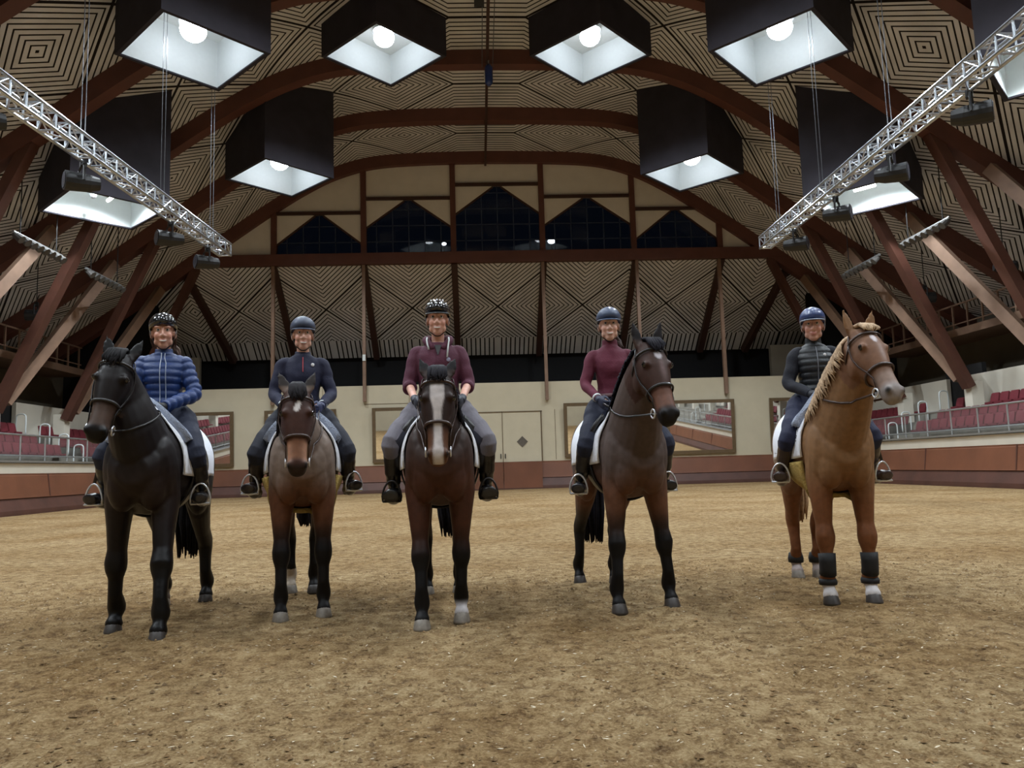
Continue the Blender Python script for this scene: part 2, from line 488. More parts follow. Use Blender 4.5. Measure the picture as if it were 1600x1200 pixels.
# side braces: for each arch and side one steep strut in its plane and one pale diagonal to the next arch
for k, y in enumerate(RIBS[:9]):
    for sg in (-1, 1):
        side = 'left' if sg < 0 else 'right'
        base = (CX+sg*19.6, y, 3.9)
        mb = MB(); xx = 15.6
        mb.bar(base, (CX+sg*xx, y, rib_z(xx)+.15), .34, .46, up=(0, 1, 0))
        o = obj('roof_strut', mb, M_STRUT); tag(o, f'red-brown steep roof strut over the {side} stand at arch, {ordn[k]}' if 0 < k < 6 else f'red-brown steep roof strut over the {side} stand', 'roof strut', f'steep struts over the {side} stand', 'structure')
        if k > 0:
            mb = MB(); xx = 17.5
            mb.bar((CX+sg*19.45, y+.35, 4.3), (CX+sg*xx, y+5.2-.2, rib_z(xx)+.1), .30, .42)
            o = obj('roof_strut', mb, M_PALE); tag(o, f'pale timber diagonal roof strut over the {side} stand at arch, {ordn[k]}' if k < 6 else f'pale timber diagonal roof strut over the {side} stand', 'roof strut', f'pale diagonal struts over the {side} stand', 'structure')
        mb = MB(); mb.box((CX+sg*19.85, y+.1, 2.65), (.5, .5, 3.0))
        o = obj('strut_footing', mb, M_WHITE); tag(o, f'pale concrete footing under the struts of the {side} stand', 'footing', f'strut footings {side}', 'structure')

# ================================================================== end wall
YW = 41.25
def build_end():
    # kick board profile along the three walls
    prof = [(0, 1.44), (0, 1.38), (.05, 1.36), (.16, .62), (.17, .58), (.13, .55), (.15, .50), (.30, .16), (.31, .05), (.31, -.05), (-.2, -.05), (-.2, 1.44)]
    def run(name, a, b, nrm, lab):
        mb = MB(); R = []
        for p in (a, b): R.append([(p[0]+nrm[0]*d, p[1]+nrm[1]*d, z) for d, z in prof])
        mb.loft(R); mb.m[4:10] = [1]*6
        o = obj(name, mb, [M_KICK, M_KICKLOW]); tag(o, lab, 'kickboard', kind='structure'); return o
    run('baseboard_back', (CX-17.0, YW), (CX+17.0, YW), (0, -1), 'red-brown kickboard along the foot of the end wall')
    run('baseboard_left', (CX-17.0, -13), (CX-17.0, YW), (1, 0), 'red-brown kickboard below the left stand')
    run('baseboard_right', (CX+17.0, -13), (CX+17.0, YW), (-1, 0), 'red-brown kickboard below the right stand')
    for sg in (-1, 1):
        for y in np.arange(9.0, 41, 5.2):
            mb = MB(); mb.bar((CX+sg*(17.0-.06), y, 1.43), (CX+sg*(17.0-.165), y, .60), .05, .03, up=(1, 0, 0)); o = obj('trim_seam', mb, M_KICKLOW); tag(o, kind='structure')
    mb = MB(); mb.box((CX, YW+.15, 3.58), (34.6, .3, 4.28))
    o = obj('wall_back', mb, M_CREAM); tag(o, 'cream end wall holding mirrors and the double door', 'wall', kind='structure')
    # short return walls beside the dark opening
    for sg in (-1, 1):
        mb = MB(); mb.box((CX+sg*17.4, YW+1.8, 6.4), (2.6, .3, 2.6)); o = obj('wall_return', mb, M_GALLERY)
        tag(o, 'dusky plaster return wall behind the end wall', 'wall', kind='structure')
    # seams of the wall panels
    for (x, z0, z1) in ((-9.0, 1.5, 5.7), (-4.4, 4.6, 5.7), (3.4, 1.5, 4.2), (8.5, 1.5, 5.7)):
        mb = MB(); mb.box((CX+x, YW-.004, (z0+z1)/2), (.025, .012, z1-z0)); o = obj('trim_seam', mb, M_FRAME); tag(o, kind='structure')
    mb = MB(); mb.box((CX-5.6, YW-.004, 4.72), (2.4, .012, .03)); o = obj('trim_seam', mb, M_FRAME); tag(o, kind='structure')
    # hip: sloping acoustic panel behind the opening
    n = 41; V = []; UV = []; Fc = []
    a = (YW-.05, 12.3); b = (46.4, 8.0)
    for i in range(n):
        x = -20+i
        V += [(CX+x, a[0], a[1]), (CX+x, b[0], b[1])]
    ln = math.dist(a, b)
    for i in range(n-1):
        Fc.append((2*i, 2*i+2, 2*i+3, 2*i+1)); x = -20+i
        UV += [(x-.55+2.45, 0), (x+1-.55+2.45, 0), (x+1-.55+2.45, ln), (x-.55+2.45, ln)]
    V2 = [(p[0], p[1], p[2]+.3) for p in V]; o_ = len(V); V += V2
    nf = len(Fc)
    for i in range(n-1): Fc.append((o_+2*i, o_+2*i+1, o_+2*i+3, o_+2*i+2)); UV += [(0, 0)]*4
    me = bpy.data.meshes.new('ceiling_end'); me.from_pydata(V, [], Fc)
    ul = me.uv_layers.new(name='UVMap'); ul.data.foreach_set('uv', np.array(UV, np.float32).ravel())
    o = link('ceiling_end', me, [M_ENDBOARDS, M_DARKHOLLOW]); me.polygons.foreach_set('material_index', [0]*nf+[1]*nf)
    tag(o, 'sloping end ceiling of cream boards in concentric lozenges', 'ceiling', kind='structure')
    # dark space behind, its shade put into near-black sheets
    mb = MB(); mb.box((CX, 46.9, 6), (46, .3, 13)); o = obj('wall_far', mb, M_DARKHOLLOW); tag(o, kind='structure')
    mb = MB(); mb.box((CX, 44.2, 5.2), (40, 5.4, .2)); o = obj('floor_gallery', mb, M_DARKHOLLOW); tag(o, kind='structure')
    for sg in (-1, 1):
        mb = MB(); mb.box((CX+sg*21.3, 43.2, 6.2), (5.6, .2, 12.4)); o = obj('wall_gap_filler', mb, M_DARKHOLLOW); tag(o, kind='structure')  # added black wall, closes the corner gap and keeps it dark
    # horizontal beam, posts, hanging poles, hip rafters
    mb = MB(); mb.box((CX, YW-.1, 12.62), (36.5, .5, .62)); o = obj('trim_beam', mb, M_BEAM)
    tag(o, 'long red-brown beam across the end wall under the windows', 'beam', kind='structure')
    posts = [-11.6, -6.75, -1.85, 3.05, 8.12, 12.95]
    for x in posts:
        mb = MB(); mb.box((CX+x, YW+.02, (12.9+rib_z(x))/2), (.3, .36, rib_z(x)-12.9+.3)); o = obj('window_post', mb, M_BEAM)
        tag(o, 'red-brown timber post between the end windows', 'post', 'posts between end windows', 'structure')
        mb = MB(); mb.bar((CX+x+.02, YW-.1, 12.4), (CX+x, 46.2, 7.95), .34, .4); o = obj('hip_rafter', mb, M_DARKWOOD)
        tag(o, 'dark timber rafter across the sloping end ceiling', 'rafter', 'rafters of the sloping end ceiling', 'structure')
    for x, zb in ((-11.6, 4.8), (-6.75, 4.85), (3.0, 4.7), (8.2, 7.6), (12.8, 4.8)):
        mb = MB(); mb.box((CX+x, YW-.16, (12.3+zb)/2), (.17, .22, 12.3-zb)); o = obj('hanging_pole', mb, M_PALE)
        tag(o, 'brown timber pole dropping from the beam to the cream wall', 'pole', 'poles hanging in front of the end wall', 'structure')
    mb = MB(); mb.box((CX-6.75, YW-.29, 7.2), (.16, .06, .34)); o = obj('pole_box', mb, M_LINING)  # white box marks a small white spot on the pole
    tag(o, 'small white box fixed on a brown pole of the end wall', 'box')
    for x in (-16.4, 16.9):
        mb = MB(); mb.bar((CX+x, YW, 12.2), (CX+x*.93, 46.2, 7.9), .34, .4); o = obj('hip_rafter', mb, M_DARKWOOD)
        tag(o, 'dark timber rafter at the edge of the sloping end ceiling', 'rafter', kind='structure')
    # upper gable wall with pentagonal windows
    ed = [(-11.6, -6.75, 15.2, 13.5), (-6.75, -1.85, 15.98, 14.4), (-1.85, 3.05, 16.72, 15.1), (3.05, 8.12, 15.98, 14.4), (8.12, 12.95, 15.2, 13.5)]
    mb = MB()
    def poly(pts):
        f = [(CX+x, YW+.0, z) for x, z in pts]; g = [(CX+x, YW+.16, z) for x, z in pts]; mb.loft([f, g])
    for k, (x0, x1, zt, zs) in enumerate(ed):
        xm = (x0+x1)/2
        xs = np.linspace(x0, x1, 9)
        poly([(x0, zt), (x1, zt)]+[(x, roof_z(x)+.1) for x in xs[::-1]])
        poly([(x0, zs), (xm-.25, zt), (x0, zt)]); poly([(x1, zs), (x1, zt), (xm+.25, zt)])
        poly([(xm-.25, zt-.001), (xm+.25, zt-.001), (xm+.25, zt+.01), (xm-.25, zt+.01)])
        bar = MB(); bar.box((CX+xm, YW-.06, zt+.06), (x1-x0-.3, .2, .16)); o = obj('window_head', bar, M_DARKWOOD); tag(o, 'dark bar above an end window', 'bar', 'bars above end windows', 'structure')
        wn = tag(empty(f'window_{k+1}', (CX+xm, YW+.1, 12.9)), ['outer left', 'inner left', 'tallest central', 'inner right', 'outer right'][k]+' dark pointed window of the end wall', 'window', kind='structure')
        P = [(x0-xm, 0), (x1-xm, 0), (x1-xm, zs-12.9), (.25, zt-12.9), (-.25, zt-12.9), (x0-xm, zs-12.9)]
        g = MB(); g.loft([[(x, 0, z) for x, z in P], [(x, .02, z) for x, z in P]]); obj('pane', g, M_PANE, wn)
        fr = MB()
        def top(x): return zs-12.9+(zt-zs)*(1-max(0, abs(x)-.25)/((x1-x0)/2-.25))
        for q in (-.36, -.18, 0, .18, .36):
            x = q*(x1-x0); fr.box((x, -.02, top(x)/2), (.05, .05, top(x)))
        for z in np.arange(.75, zt-12.9, .9):
            w_ = (x1-x0)/2 if z < zs-12.9 else ((x1-x0)/2-.25)*(1-(z-(zs-12.9))/(zt-zs))+.25
            fr.box((0, -.02, z), (2*w_-.1, .05, .045))
        obj('muntins', fr, M_MUNTIN, wn)
        rk = MB()
        for sg in (-1, 1): rk.bar((sg*(x1-x0)/2, -.03, zs-12.9), (sg*.25, -.03, zt-12.9), .08, .2)
        obj('gable_bar', rk, M_DARKWOOD, wn)
    poly([(-16.2, 12.9), (-11.6, 12.9), (-11.6, roof_z(11.6)+.1), (-14, roof_z(14)+.1), (-16.2, roof_z(16.2)+.1)])
    poly([(12.95, 12.9), (16.6, 12.9), (16.6, roof_z(16.6)+.1), (14.8, roof_z(14.8)+.1), (12.95, roof_z(12.95)+.1)])
    o = obj('wall_gable', mb, mat('gable_plaster', (212, 206, 196), .75, var=.04, scale=1.5)); tag(o, 'cream gable wall around the pointed windows', 'wall', kind='structure')
    # two lamps out in the night seen through the panes
    for x, z, s in ((-2.35, 13.45, .10), (3.75, 13.5, .16)):
        r = tag(empty('outside_lamp', (CX+x*1.12, 47.6, 0)), f'small bright lamp outside the inner {"left" if x < 0 else "right"} end window', 'lamp')
        b_ = MB(); b_.ell((0, 0, 1.17+(z-1.17)*1.155), (s*1.5, s, s)); obj('lamp_head', b_, emat('yard_glow', (225, 240, 255), 14), r)
        b_ = MB(); b_.tube([(0, .1, 0), (0, .1, 1.17+(z-1.17)*1.155)], .05); obj('pole', b_, M_BLACK, r)
build_end()

# mirrors on the end wall, tilted a little towards the floor
def mirror(x0, x1, lab, tilt=.056):
    z0, z1 = 1.6, 4.5
    r = tag(empty('wall_mirror', (CX+(x0+x1)/2, YW-.04, z0)), lab, 'mirror', 'framed mirrors on the end wall')
    W, Hh = x1-x0, z1-z0
    M = Matrix.Rotation(tilt, 4, 'X')
    def tb(c, d, mb): 
        vs = [Vector((c[0]+a*d[0]/2, c[1]+b*d[1]/2, c[2]+e*d[2]/2)) for e in (-1, 1) for b in (-1, 1) for a in (-1, 1)]
        mb.add([M @ v for v in vs], [(0,2,3,1),(4,5,7,6),(0,1,5,4),(2,6,7,3),(0,4,6,2),(1,3,7,5)])
    g = MB(); tb((0, -.06, Hh/2), (W-.2, .02, Hh-.2), g); obj('mirror_glass', g, M_MIRROR, r)
    f = MB()
    for c, d in (((0, -.06, .09), (W, .1, .18)), ((0, -.06, Hh-.09), (W, .1, .18)), ((-W/2+.09, -.06, Hh/2), (.18, .1, Hh-.36)), ((W/2-.09, -.06, Hh/2), (.18, .1, Hh-.36))): tb(c, d, f)
    obj('frame', f, M_FRAME, r)
mirror(-16.9, -13.62, 'gold-framed wall mirror behind the rider in the blue quilted jacket')
mirror(-12.0, -8.25, 'gold-framed wall mirror behind the rider in the navy zip top')
mirror(-6.36, -2.6, 'gold-framed wall mirror behind the rider in the burgundy hoodie')
mirror(3.86, 7.7, 'gold-framed wall mirror behind the rider in the burgundy turtleneck')
mirror(9.4, 13.15, 'gold-framed wall mirror right of the turned bay head, clear of horses')
mirror(15.1, 16.9, 'narrow gold-framed wall mirror behind the rump of the chestnut horse')

# double door
d = tag(empty('door_1', (CX+.55, YW-.03, 0)), 'cream double door with a small lozenge window and red-brown foot', 'door', kind='structure')
for sg in (-1, 1):
    lf = MB(); lf.box((sg*1.04, 0, 2.77), (2.05, .05, 2.66)); l = obj('door_leaf', lf, M_CREAM, d)
    kb = MB(); kb.box((sg*1.04, -.17, .72), (2.05, .22, 1.42)); obj('kick_panel', kb, M_KICK, l)
    hd = MB(); hd.box((sg*.12, -.05, 1.75), (.05, .06, .25)); obj('handle', hd, M_BLACK, l)
dw = MB(); dw.loft([[(1.05+a, -.05, 2.5+b) for a, b in ((-.3, 0), (0, -.3), (.3, 0), (0, .3))], [(1.05+a, -.02, 2.5+b) for a, b in ((-.3, 0), (0, -.3), (.3, 0), (0, .3))]])
obj('lozenge_window', dw, mat('grey_glass', (92, 86, 80), .2), d)
fr = MB(); fr.box((0, -.02, 4.12), (4.3, .07, .05)); fr.box((2.1, -.02, 2.8), (.05, .07, 2.7)); fr.box((-2.1, -.02, 2.8), (.05, .07, 2.7)); fr.box((0, -.02, 2.8), (.03, .07, 2.7))
obj('door_frame', fr, M_FRAME, d)

# ================================================================== wall behind the viewer and outer side walls
mb = MB(); mb.box((CX, -13.2, 9), (48, .3, 19)); tag(obj('wall_front', mb, M_CREAM), kind='structure')
for sg, nm in ((-1, 'left'), (1, 'right')):
    mb = MB(); mb.box((CX+sg*23.7, 16.7, 3.9), (.3, 60, 8.6)); tag(obj('wall_'+nm, mb, M_GALLERY), f'dusky outer wall behind the {nm} stand', 'wall', kind='structure')

# ================================================================== side stands
def seat_mesh():
    mb = MB()
    # local: x = away from the arena, seat faces -x
    R = []
    for z, x, w_ in ((.40, .20, .23), (.55, .23, .24), (.72, .27, .24), (.83, .30, .22), (.86, .315, .17)):
        R.append([(x, -w_, z), (x-.01, 0, z), (x, w_, z), (x+.07, w_, z), (x+.06, 0, z), (x+.07, -w_, z)])
    mb.loft(R)
    mb.loft([[(-.02, -.22, .42), (-.02, .22, .42), (-.02, .22, .49), (-.02, -.22, .49)], [(.24, -.22, .38), (.24, .22, .38), (.24, .22, .47), (.24, -.22, .47)]])
    me = mb.mesh('theatre_seat'); fix_normals(me); return me
SEAT_ME = seat_mesh(); SEAT_ME.materials.append(M_SEAT)
AISLE = (33.4, 16.2)
for sg, side in ((-1, 'left'), (1, 'right')):
    # parapet and terrace
    mb = MB(); mb.box((CX+sg*17.25, 14.2, 1.62), (.5, 54.4, .36)); o = obj('parapet', mb, M_WHITE)
    tag(o, f'white parapet band above the {side} kickboard', 'parapet', kind='structure')
    mb = MB(); mb.box((CX+sg*17.2, 14.2, 1.86), (.62, 54.4, .07)); o = obj('trim_'+('1' if sg < 0 else '2'), mb, M_STEEL); tag(o, kind='structure')
    mb = MB()
    for r_, (x0, z) in enumerate(((17.5, 1.75), (18.55, 2.2), (19.45, 2.7), (20.3, 3.1))):
        x1 = (18.55, 19.45, 20.3, 23.6)[r_]
        mb.box((CX+sg*(x0+x1)/2, 14.2, z/2), (x1-x0, 54.4, z))
    o = obj('terrace', mb, M_CONC); tag(o, f'grey stepped terrace of the {side} stand', 'terrace', kind='structure')
    mb = MB()
    for y0, y1 in ((-12, 15.4), (17.0, 32.5), (34.3, 41.2)): mb.box((CX+sg*20.95, (y0+y1)/2, 3.85), (.18, y1-y0, 1.5))
    o = obj('stand_wall', mb, M_WHITE); tag(o, f'cream wall behind the back row of the {side} stand', 'wall', kind='structure')
    mb = MB(); mb.box((CX+sg*21.2, 33.4, 3.2+.4), (.2, 2.6, 3.0)); o = obj('stand_opening', mb, M_DARKHOLLOW); tag(o, kind='structure')  # black sheet stands in for the shade inside the opening
    # seats
    for row, (x, z) in enumerate(((17.75+.0, 1.75), (18.72, 2.2), (19.6, 2.7))):
        rn = ('front', 'middle', 'back')[row]
        y = 21.2 if sg < 0 else 19.6
        while y < 40.6:
            if all(abs(y-a) > .95 for a in AISLE) and not (row == 2 and min(abs(y-q) for q in RIBS) < .75):
                o = bpy.data.objects.new('theatre_seat', SEAT_ME); COL.objects.link(o)
                o.location = (CX+sg*x, y, z); o.rotation_euler[2] = 0 if sg > 0 else PI
                tag(o, f'dark red plush seat in the {rn} row of the {side} stand', 'seat', f'red seats, {rn} row, {side} stand')
            y += .56
    # guard rail
    g = tag(empty('guard_rail', (CX+sg*17.2, 24, 1.9)), f'steel guard rail with clear panels on the {side} parapet', 'railing')
    yy = [y-24 for y in np.arange(14.2, 41.0, 1.58)]
    for y in yy:
        p = MB(); p.tube([(0, y, -.03), (0, y, .95)], .03, 8); obj('post', p, M_STEEL, g)
    p = MB(); p.tube([(0, yy[0], .93), (0, yy[-1], .93)], .035, 8); obj('top_rail', p, M_STEEL, g)
    p = MB(); p.tube([(0, yy[0], .18), (0, yy[-1], .18)], .03, 8); obj('bottom_rail', p, M_STEEL, g)
    p = MB(); p.box((0, (yy[0]+yy[-1])/2, .55), (.012, yy[-1]-yy[0], .68)); obj('glass_panel', p, M_GUARDGLASS, g)
    # aisle hoops and steps
    for ya in AISLE:
        for q, (x, z, nm) in enumerate(((20.1, 3.1, 'topmost'), (19.1, 2.65, 'second from the top'), (18.3, 2.2, 'third from the top'), (17.85, 1.75, 'lowest'))):
            mb = MB(); mb.tube(smooth_path([(-.2, 0, 0), (-.2, 0, .7), (-.15, 0, .86), (0, 0, .9), (.15, 0, .86), (.2, 0, .7), (.2, 0, 0)], 4), .028, 8)
            o = obj('aisle_handrail', mb, M_LINING, None, (CX+sg*x, ya+(.35 if q == 3 else 0), z), smooth=True)
            tag(o, f'white hoop handrail in the {"" if ya > 30 else "nearer "}aisle, {side} stand, {nm}', 'handrail', f'hoop handrails {side}')
        for q, (x, z) in enumerate(((18.25, 1.97), (19.2, 2.43), (20.05, 2.87))):
            mb = MB(); mb.box((CX+sg*x, ya, z), (.34, 1.5, .24)); o = obj('aisle_step', mb, M_CONC)
            tag(o, f'grey concrete step in the aisle of the {side} stand', 'step', f'aisle steps {side}', 'structure')
    # upper technical balcony
    mb = MB(); mb.box((CX+sg*22.5, 14.2, 6.75), (2.1, 54.4, .34)); o = obj('balcony', mb, M_PALE); tag(o, f'narrow timber balcony high above the {side} stand', 'balcony', kind='structure')
    g = tag(empty('balcony_rail', (CX+sg*21.55, 24, 6.9)), f'grey post railing on the high {side} balcony', 'railing')
    for y in np.arange(14.5, 41, 1.05):
        p = MB(); p.box((0, y-24, .58), (.07, .07, 1.2)); obj('post', p, M_PALE, g)
    p = MB(); p.box((0, 3.5, 1.15), (.07, 27, .07)); p.box((0, 3.5, .25), (.05, 27, .05)); obj('rails', p, M_PALE, g)
    for y in (21, 24.5, 28.2):
        g = tag(empty(f'window_{6+int(y/3.5)%6+(3 if sg>0 else 0)}', (CX+sg*23.5, y, 5.0)), f'dark greenish window under the {side} balcony', 'window', f'windows under the {side} balcony', 'structure')
        p = MB(); p.box((0, 0, .6), (.04, 2.4, 1.2)); obj('pane', p, mat('green_glass', (30, 48, 42), .2), g)
        p = MB()
        for yy_ in (-1.2, 0, 1.2): p.box((-sg*.04, yy_, .6), (.06, .08, 1.3))
        for zz in (0, 1.2): p.box((-sg*.04, 0, zz), (.06, 2.4, .08))
        obj('frame', p, M_BLACK, g)

# ================================================================== hoods and lamps
HOODS = []
for y in (33.4, 23.0, 12.6, 2.2, -8.2):
    for sg in (-1, 1): HOODS.append((sg*9.3, y, 14.25, 'mid'))
for y in (28.2, 17.8, 7.4, -3.0):
    for sg in (-1, 1): HOODS.append((sg*4.0, y, 17.05, 'inner')); HOODS.append((sg*14.4, y, 11.1, 'outer'))
E_ = 3.157; D_ = E_/math.sqrt(2)
HL = {(-9.3, 23.0): 'front hood left of the ridge, above the rider in blue, lamp glaring', (9.3, 23.0): 'front hood right of the ridge, above the chestnut, lamp glaring',
      (-4.0, 28.2): 'upper hood just left of the ridge line, lamp glaring', (4.0, 28.2): 'upper hood just right of the ridge line, lamp glaring',
      (-9.3, 33.4): 'rearmost hood on the left, above the navy rider, lamp glaring', (9.3, 33.4): 'rearmost hood on the right, lamp glaring',
      (-14.4, 28.2): 'long low hood behind the left truss, white lining with a tube', (14.4, 28.2): 'long low hood behind the right truss, white lining with a tube',
      (14.4, 17.8): 'hood cut by the upper right picture corner', (-14.4, 17.8): 'hood beyond the upper left picture corner'}
def area_on(x): return roof_z(x)
for x, y, zb, kind in HOODS:
    key = (x, y)
    r = empty('light_hood', (CX+x, y, zb))
    tag(r, 'black square '+HL.get(key, 'light hood behind or above the viewer'), 'light hood', 'black square light hoods in the roof')
    def ring(dd, z): return [(dd, 0, z), (0, dd, z), (-dd, 0, z), (0, -dd, z)]
    top = max(roof_z(x-2.3), roof_z(x+2.3))-zb+.3
    do, di = D_+.16, D_
    sh = MB()
    def rtop(p): return roof_z(x+p[0])-zb+.12
    up = lambda dd: [(p[0], p[1], rtop(p)) for p in ring(dd, 0)]
    # outer skin follows the slope of the roof at its four corners
    sh.loft([ring(do, .0), ring(do, .7), up(do)], cap=False)
    obj('shaft', sh, M_HOOD, r)
    ln = MB(); lid = min(p[2] for p in up(di))-.15
    lh = max(lid, 1.25)
    ln.loft([ring(di, .01), ring(di, lh)], cap=False)
    q = ring(di, lh); ln.add(q, [(0, 1, 2, 3)])
    obj('lining', ln, M_LINING, r)
    rm = MB(); a, b = ring(do, 0), ring(di-.02, 0)
    for i in range(4): rm.add([a[i], a[(i+1) % 4], b[(i+1) % 4], b[i], *[(p[0], p[1], p[2]-.05) for p in (a[i], a[(i+1) % 4], b[(i+1) % 4], b[i])]], [(0,1,2,3),(7,6,5,4),(0,4,5,1),(1,5,6,2),(2,6,7,3),(3,7,4,0)])
    obj('rim', rm, M_HOOD, r)
    # lamp
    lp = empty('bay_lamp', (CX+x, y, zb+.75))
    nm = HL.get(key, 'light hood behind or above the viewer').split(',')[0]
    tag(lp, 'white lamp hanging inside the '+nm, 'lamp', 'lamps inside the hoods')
    dim = 1.0 if y > 5 else (1.0 if y > 0 else (.65 if y > -5 else .25))
    ld = bpy.data.lights.new('lamp_light', 'SPOT'); ld.energy = LAMP_W*dim*(1.0 if kind != 'outer' else 1.1); ld.color = (.86, .94, 1.0); ld.shadow_soft_size = .22
    ld.spot_size = 2.45; ld.spot_blend = .35
    lo = bpy.data.objects.new('lamp_light', ld); COL.objects.link(lo); lo.parent = lp
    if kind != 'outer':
        b_ = MB(); b_.ell((0, 0, -.02), (.40, .40, .34)); obj('bulb_with_glare', b_, M_LAMP, lp, smooth=True)  # bulb enlarged, its glare is built into the size of the globe
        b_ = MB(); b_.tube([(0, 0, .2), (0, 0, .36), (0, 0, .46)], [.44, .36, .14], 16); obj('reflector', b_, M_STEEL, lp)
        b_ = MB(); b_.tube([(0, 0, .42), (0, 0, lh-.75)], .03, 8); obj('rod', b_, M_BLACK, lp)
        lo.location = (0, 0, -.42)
    else:
        b_ = MB(); b_.tube([(-.1, .5, -.25), (.45, -.1, -.25)], .06, 8); obj('tube_lamp', b_, M_TUBE, lp)
        b_ = MB(); b_.tube([(.17, .2, -.2), (.17, .2, lh-.75)], .025, 8); obj('rod', b_, M_BLACK, lp)
        b_ = MB(); b_.ell((-.55, .3, -.1), (.13, .13, .13)); b_.tube([(-.55, .3, 0), (-.55, .3, lh-.75)], .02, 8); obj('spare_fitting', b_, M_STEEL, lp)
        lo.location = (0, -.3, .35)

# ================================================================== trusses, spots, cables
def truss(x, y0, x1, y1, z, lab):
    s = .20
    r = tag(empty('lighting_truss', (x, y0, z), -math.atan2(x1-x, y1-y0)), lab, 'truss', 'aluminium lighting trusses')
    Ln = math.hypot(y1-y0, x1-x)
    for sx in (-1, 1):
        for sz in (-1, 1):
            p = MB(); p.tube([(sx*s, 0, sz*s), (sx*s, Ln, sz*s)], .042, 8); obj('chord', p, M_ALU, r)
    br = MB(); n = int(Ln/.5)
    for k in range(n+1):
        y = k*Ln/n
        c = [(-s, y, -s), (s, y, -s), (s, y, s), (-s, y, s)]
        for a in range(4): br.tube([c[a], c[(a+1) % 4]], .024, 6)
        if k < n:
            y2 = (k+1)*Ln/n; e = [(-s, y2, -s), (s, y2, -s), (s, y2, s), (-s, y2, s)]
            for a in range(4):
                p, q = (c[a], e[(a+1) % 4]) if k % 2 else (c[(a+1) % 4], e[a])
                br.tube([p, q], .02, 6)
    obj('lacing', br, M_ALU, r)
    return r
truss(-9.81, 8.0, -8.72, 26.6, 9.0, 'aluminium box truss hanging over the left half of the arena')
truss(10.22, 8.0, 10.55, 26.8, 9.0, 'aluminium box truss hanging over the right half of the arena')
def cable(x, y, z0, lab, dx=0):
    mb = MB(); zt = roof_z(x-CX)
    mb.tube([(x-.05, y, z0), (x-.05+dx, y, zt)], .010, 6); mb.tube([(x+.05, y, z0), (x+.05+dx, y, zt)], .010, 6)
    o = obj('suspension_cable', mb, M_WIRE); tag(o, lab, 'cable', 'cables holding the trusses')
for y, a in ((17.9, 'nearest'), (21.9, 'middle'), (25.4, 'farthest')):
    cable(-9.81+.0587*(y-8), y, 9.28, f'{a} pair of steel cables holding the left truss'); cable(10.22+.0175*(y-8), y, 9.28, f'{a} pair of steel cables holding the right truss')
def spot_proto():
    r = empty('spotlight', (0, 0, 0))
    b = MB(); b.tube([(0, -.28, -.34), (0, -.22, -.34), (0, .1, -.32), (0, .26, -.3)], [.17, .17, .15, .11], 14); obj('lamp_body', b, M_BLACK, r)
    b = MB(); b.tube([(0, -.285, -.34), (0, -.292, -.34)], [.14, .14], 14); obj('lens', b, mat('lens_glass', (60, 64, 74), .15), r)
    b = MB(); b.tube([(-.2, -.02, -.34), (-.2, -.02, -.06), (0, -.02, -.02), (.2, -.02, -.06), (.2, -.02, -.34)], .022, 6); b.box((0, 0, 0), (.1, .1, .12)); obj('yoke', b, M_BLACK, r)
    return r
SP = spot_proto(); SP.scale = (1.4, 1.4, 1.4); first = True
for sx, x, side in ((-1, -8.95, 'left'), (1, 10.42, 'right')):
    for q, y in enumerate((14.9, 18.3, 22.9, 25.6) if sx < 0 else (15.1, 18.4, 21.5, 24.6)):
        o = SP if first else dup(SP); first = False
        o.location = ((-9.81+.0587*(y-8) if sx < 0 else 10.22+.0175*(y-8))+sx*.2, y, 8.74); o.rotation_euler[2] = sx*.9
        tag(o, f'black spotlight under the {side} truss, {("nearest the viewer", "second from the viewer", "third from the viewer", "at the far end")[q]}', 'spotlight', 'spotlights under the trusses')
# rows of par lamps between the struts
M_PAR = mat('dull_grey_can', (92, 90, 88), .5, .4, var=.1)
def par_bar(sg, y0, lab):
    r = tag(empty('lamp_bar', (CX+sg*16.5, y0, 9.7)), lab, 'lamp bar', 'bars of stage lamps between the roof struts')
    b = MB(); b.tube([(0, 0, 0), (0, 3.1, 0)], .05, 8); obj('bar', b, M_STEEL, r)
    for k in range(8):
        yy = .2+k*.385; b = MB(); b.tube([(sg*.08, yy, -.04), (-sg*.05, yy, -.13), (-sg*.2, yy, -.26)], [.1, .13, .15], 10); obj('par_lamp', b, M_PAR, r)
    for yy in (.4, 2.7):
        b = MB(); b.tube([(0, yy, 0), (0, yy, roof_z(16.5)-9.7)], .02, 6); obj('hanger', b, M_BLACK, r)
for sg, side in ((-1, 'left'), (1, 'right')):
    par_bar(sg, 26.3, f'row of stage lamps on a bar between the {side} struts, nearer one'); par_bar(sg, 31.2, f'row of stage lamps on a bar between the {side} struts, farther one')
    for k, y in enumerate((27.6, 32.8)):
        o = dup(SP, (CX+sg*19.3, y, 8.6), sg*1.3); tag(o, f'black spotlight hanging low over the {side} stand, {("nearer", "farther")[k]} one', 'spotlight', 'spotlights over the stands')
        m = MB(); m.tube([(CX+sg*19.3, y, 8.6), (CX+sg*19.3, y, roof_z(19.3))], .02, 6); oo = obj('hanger_rod', m, M_BLACK); tag(oo, f'thin black rod holding the {("nearer", "farther")[k]} low spotlight over the {side} stand', 'rod', kind='structure')
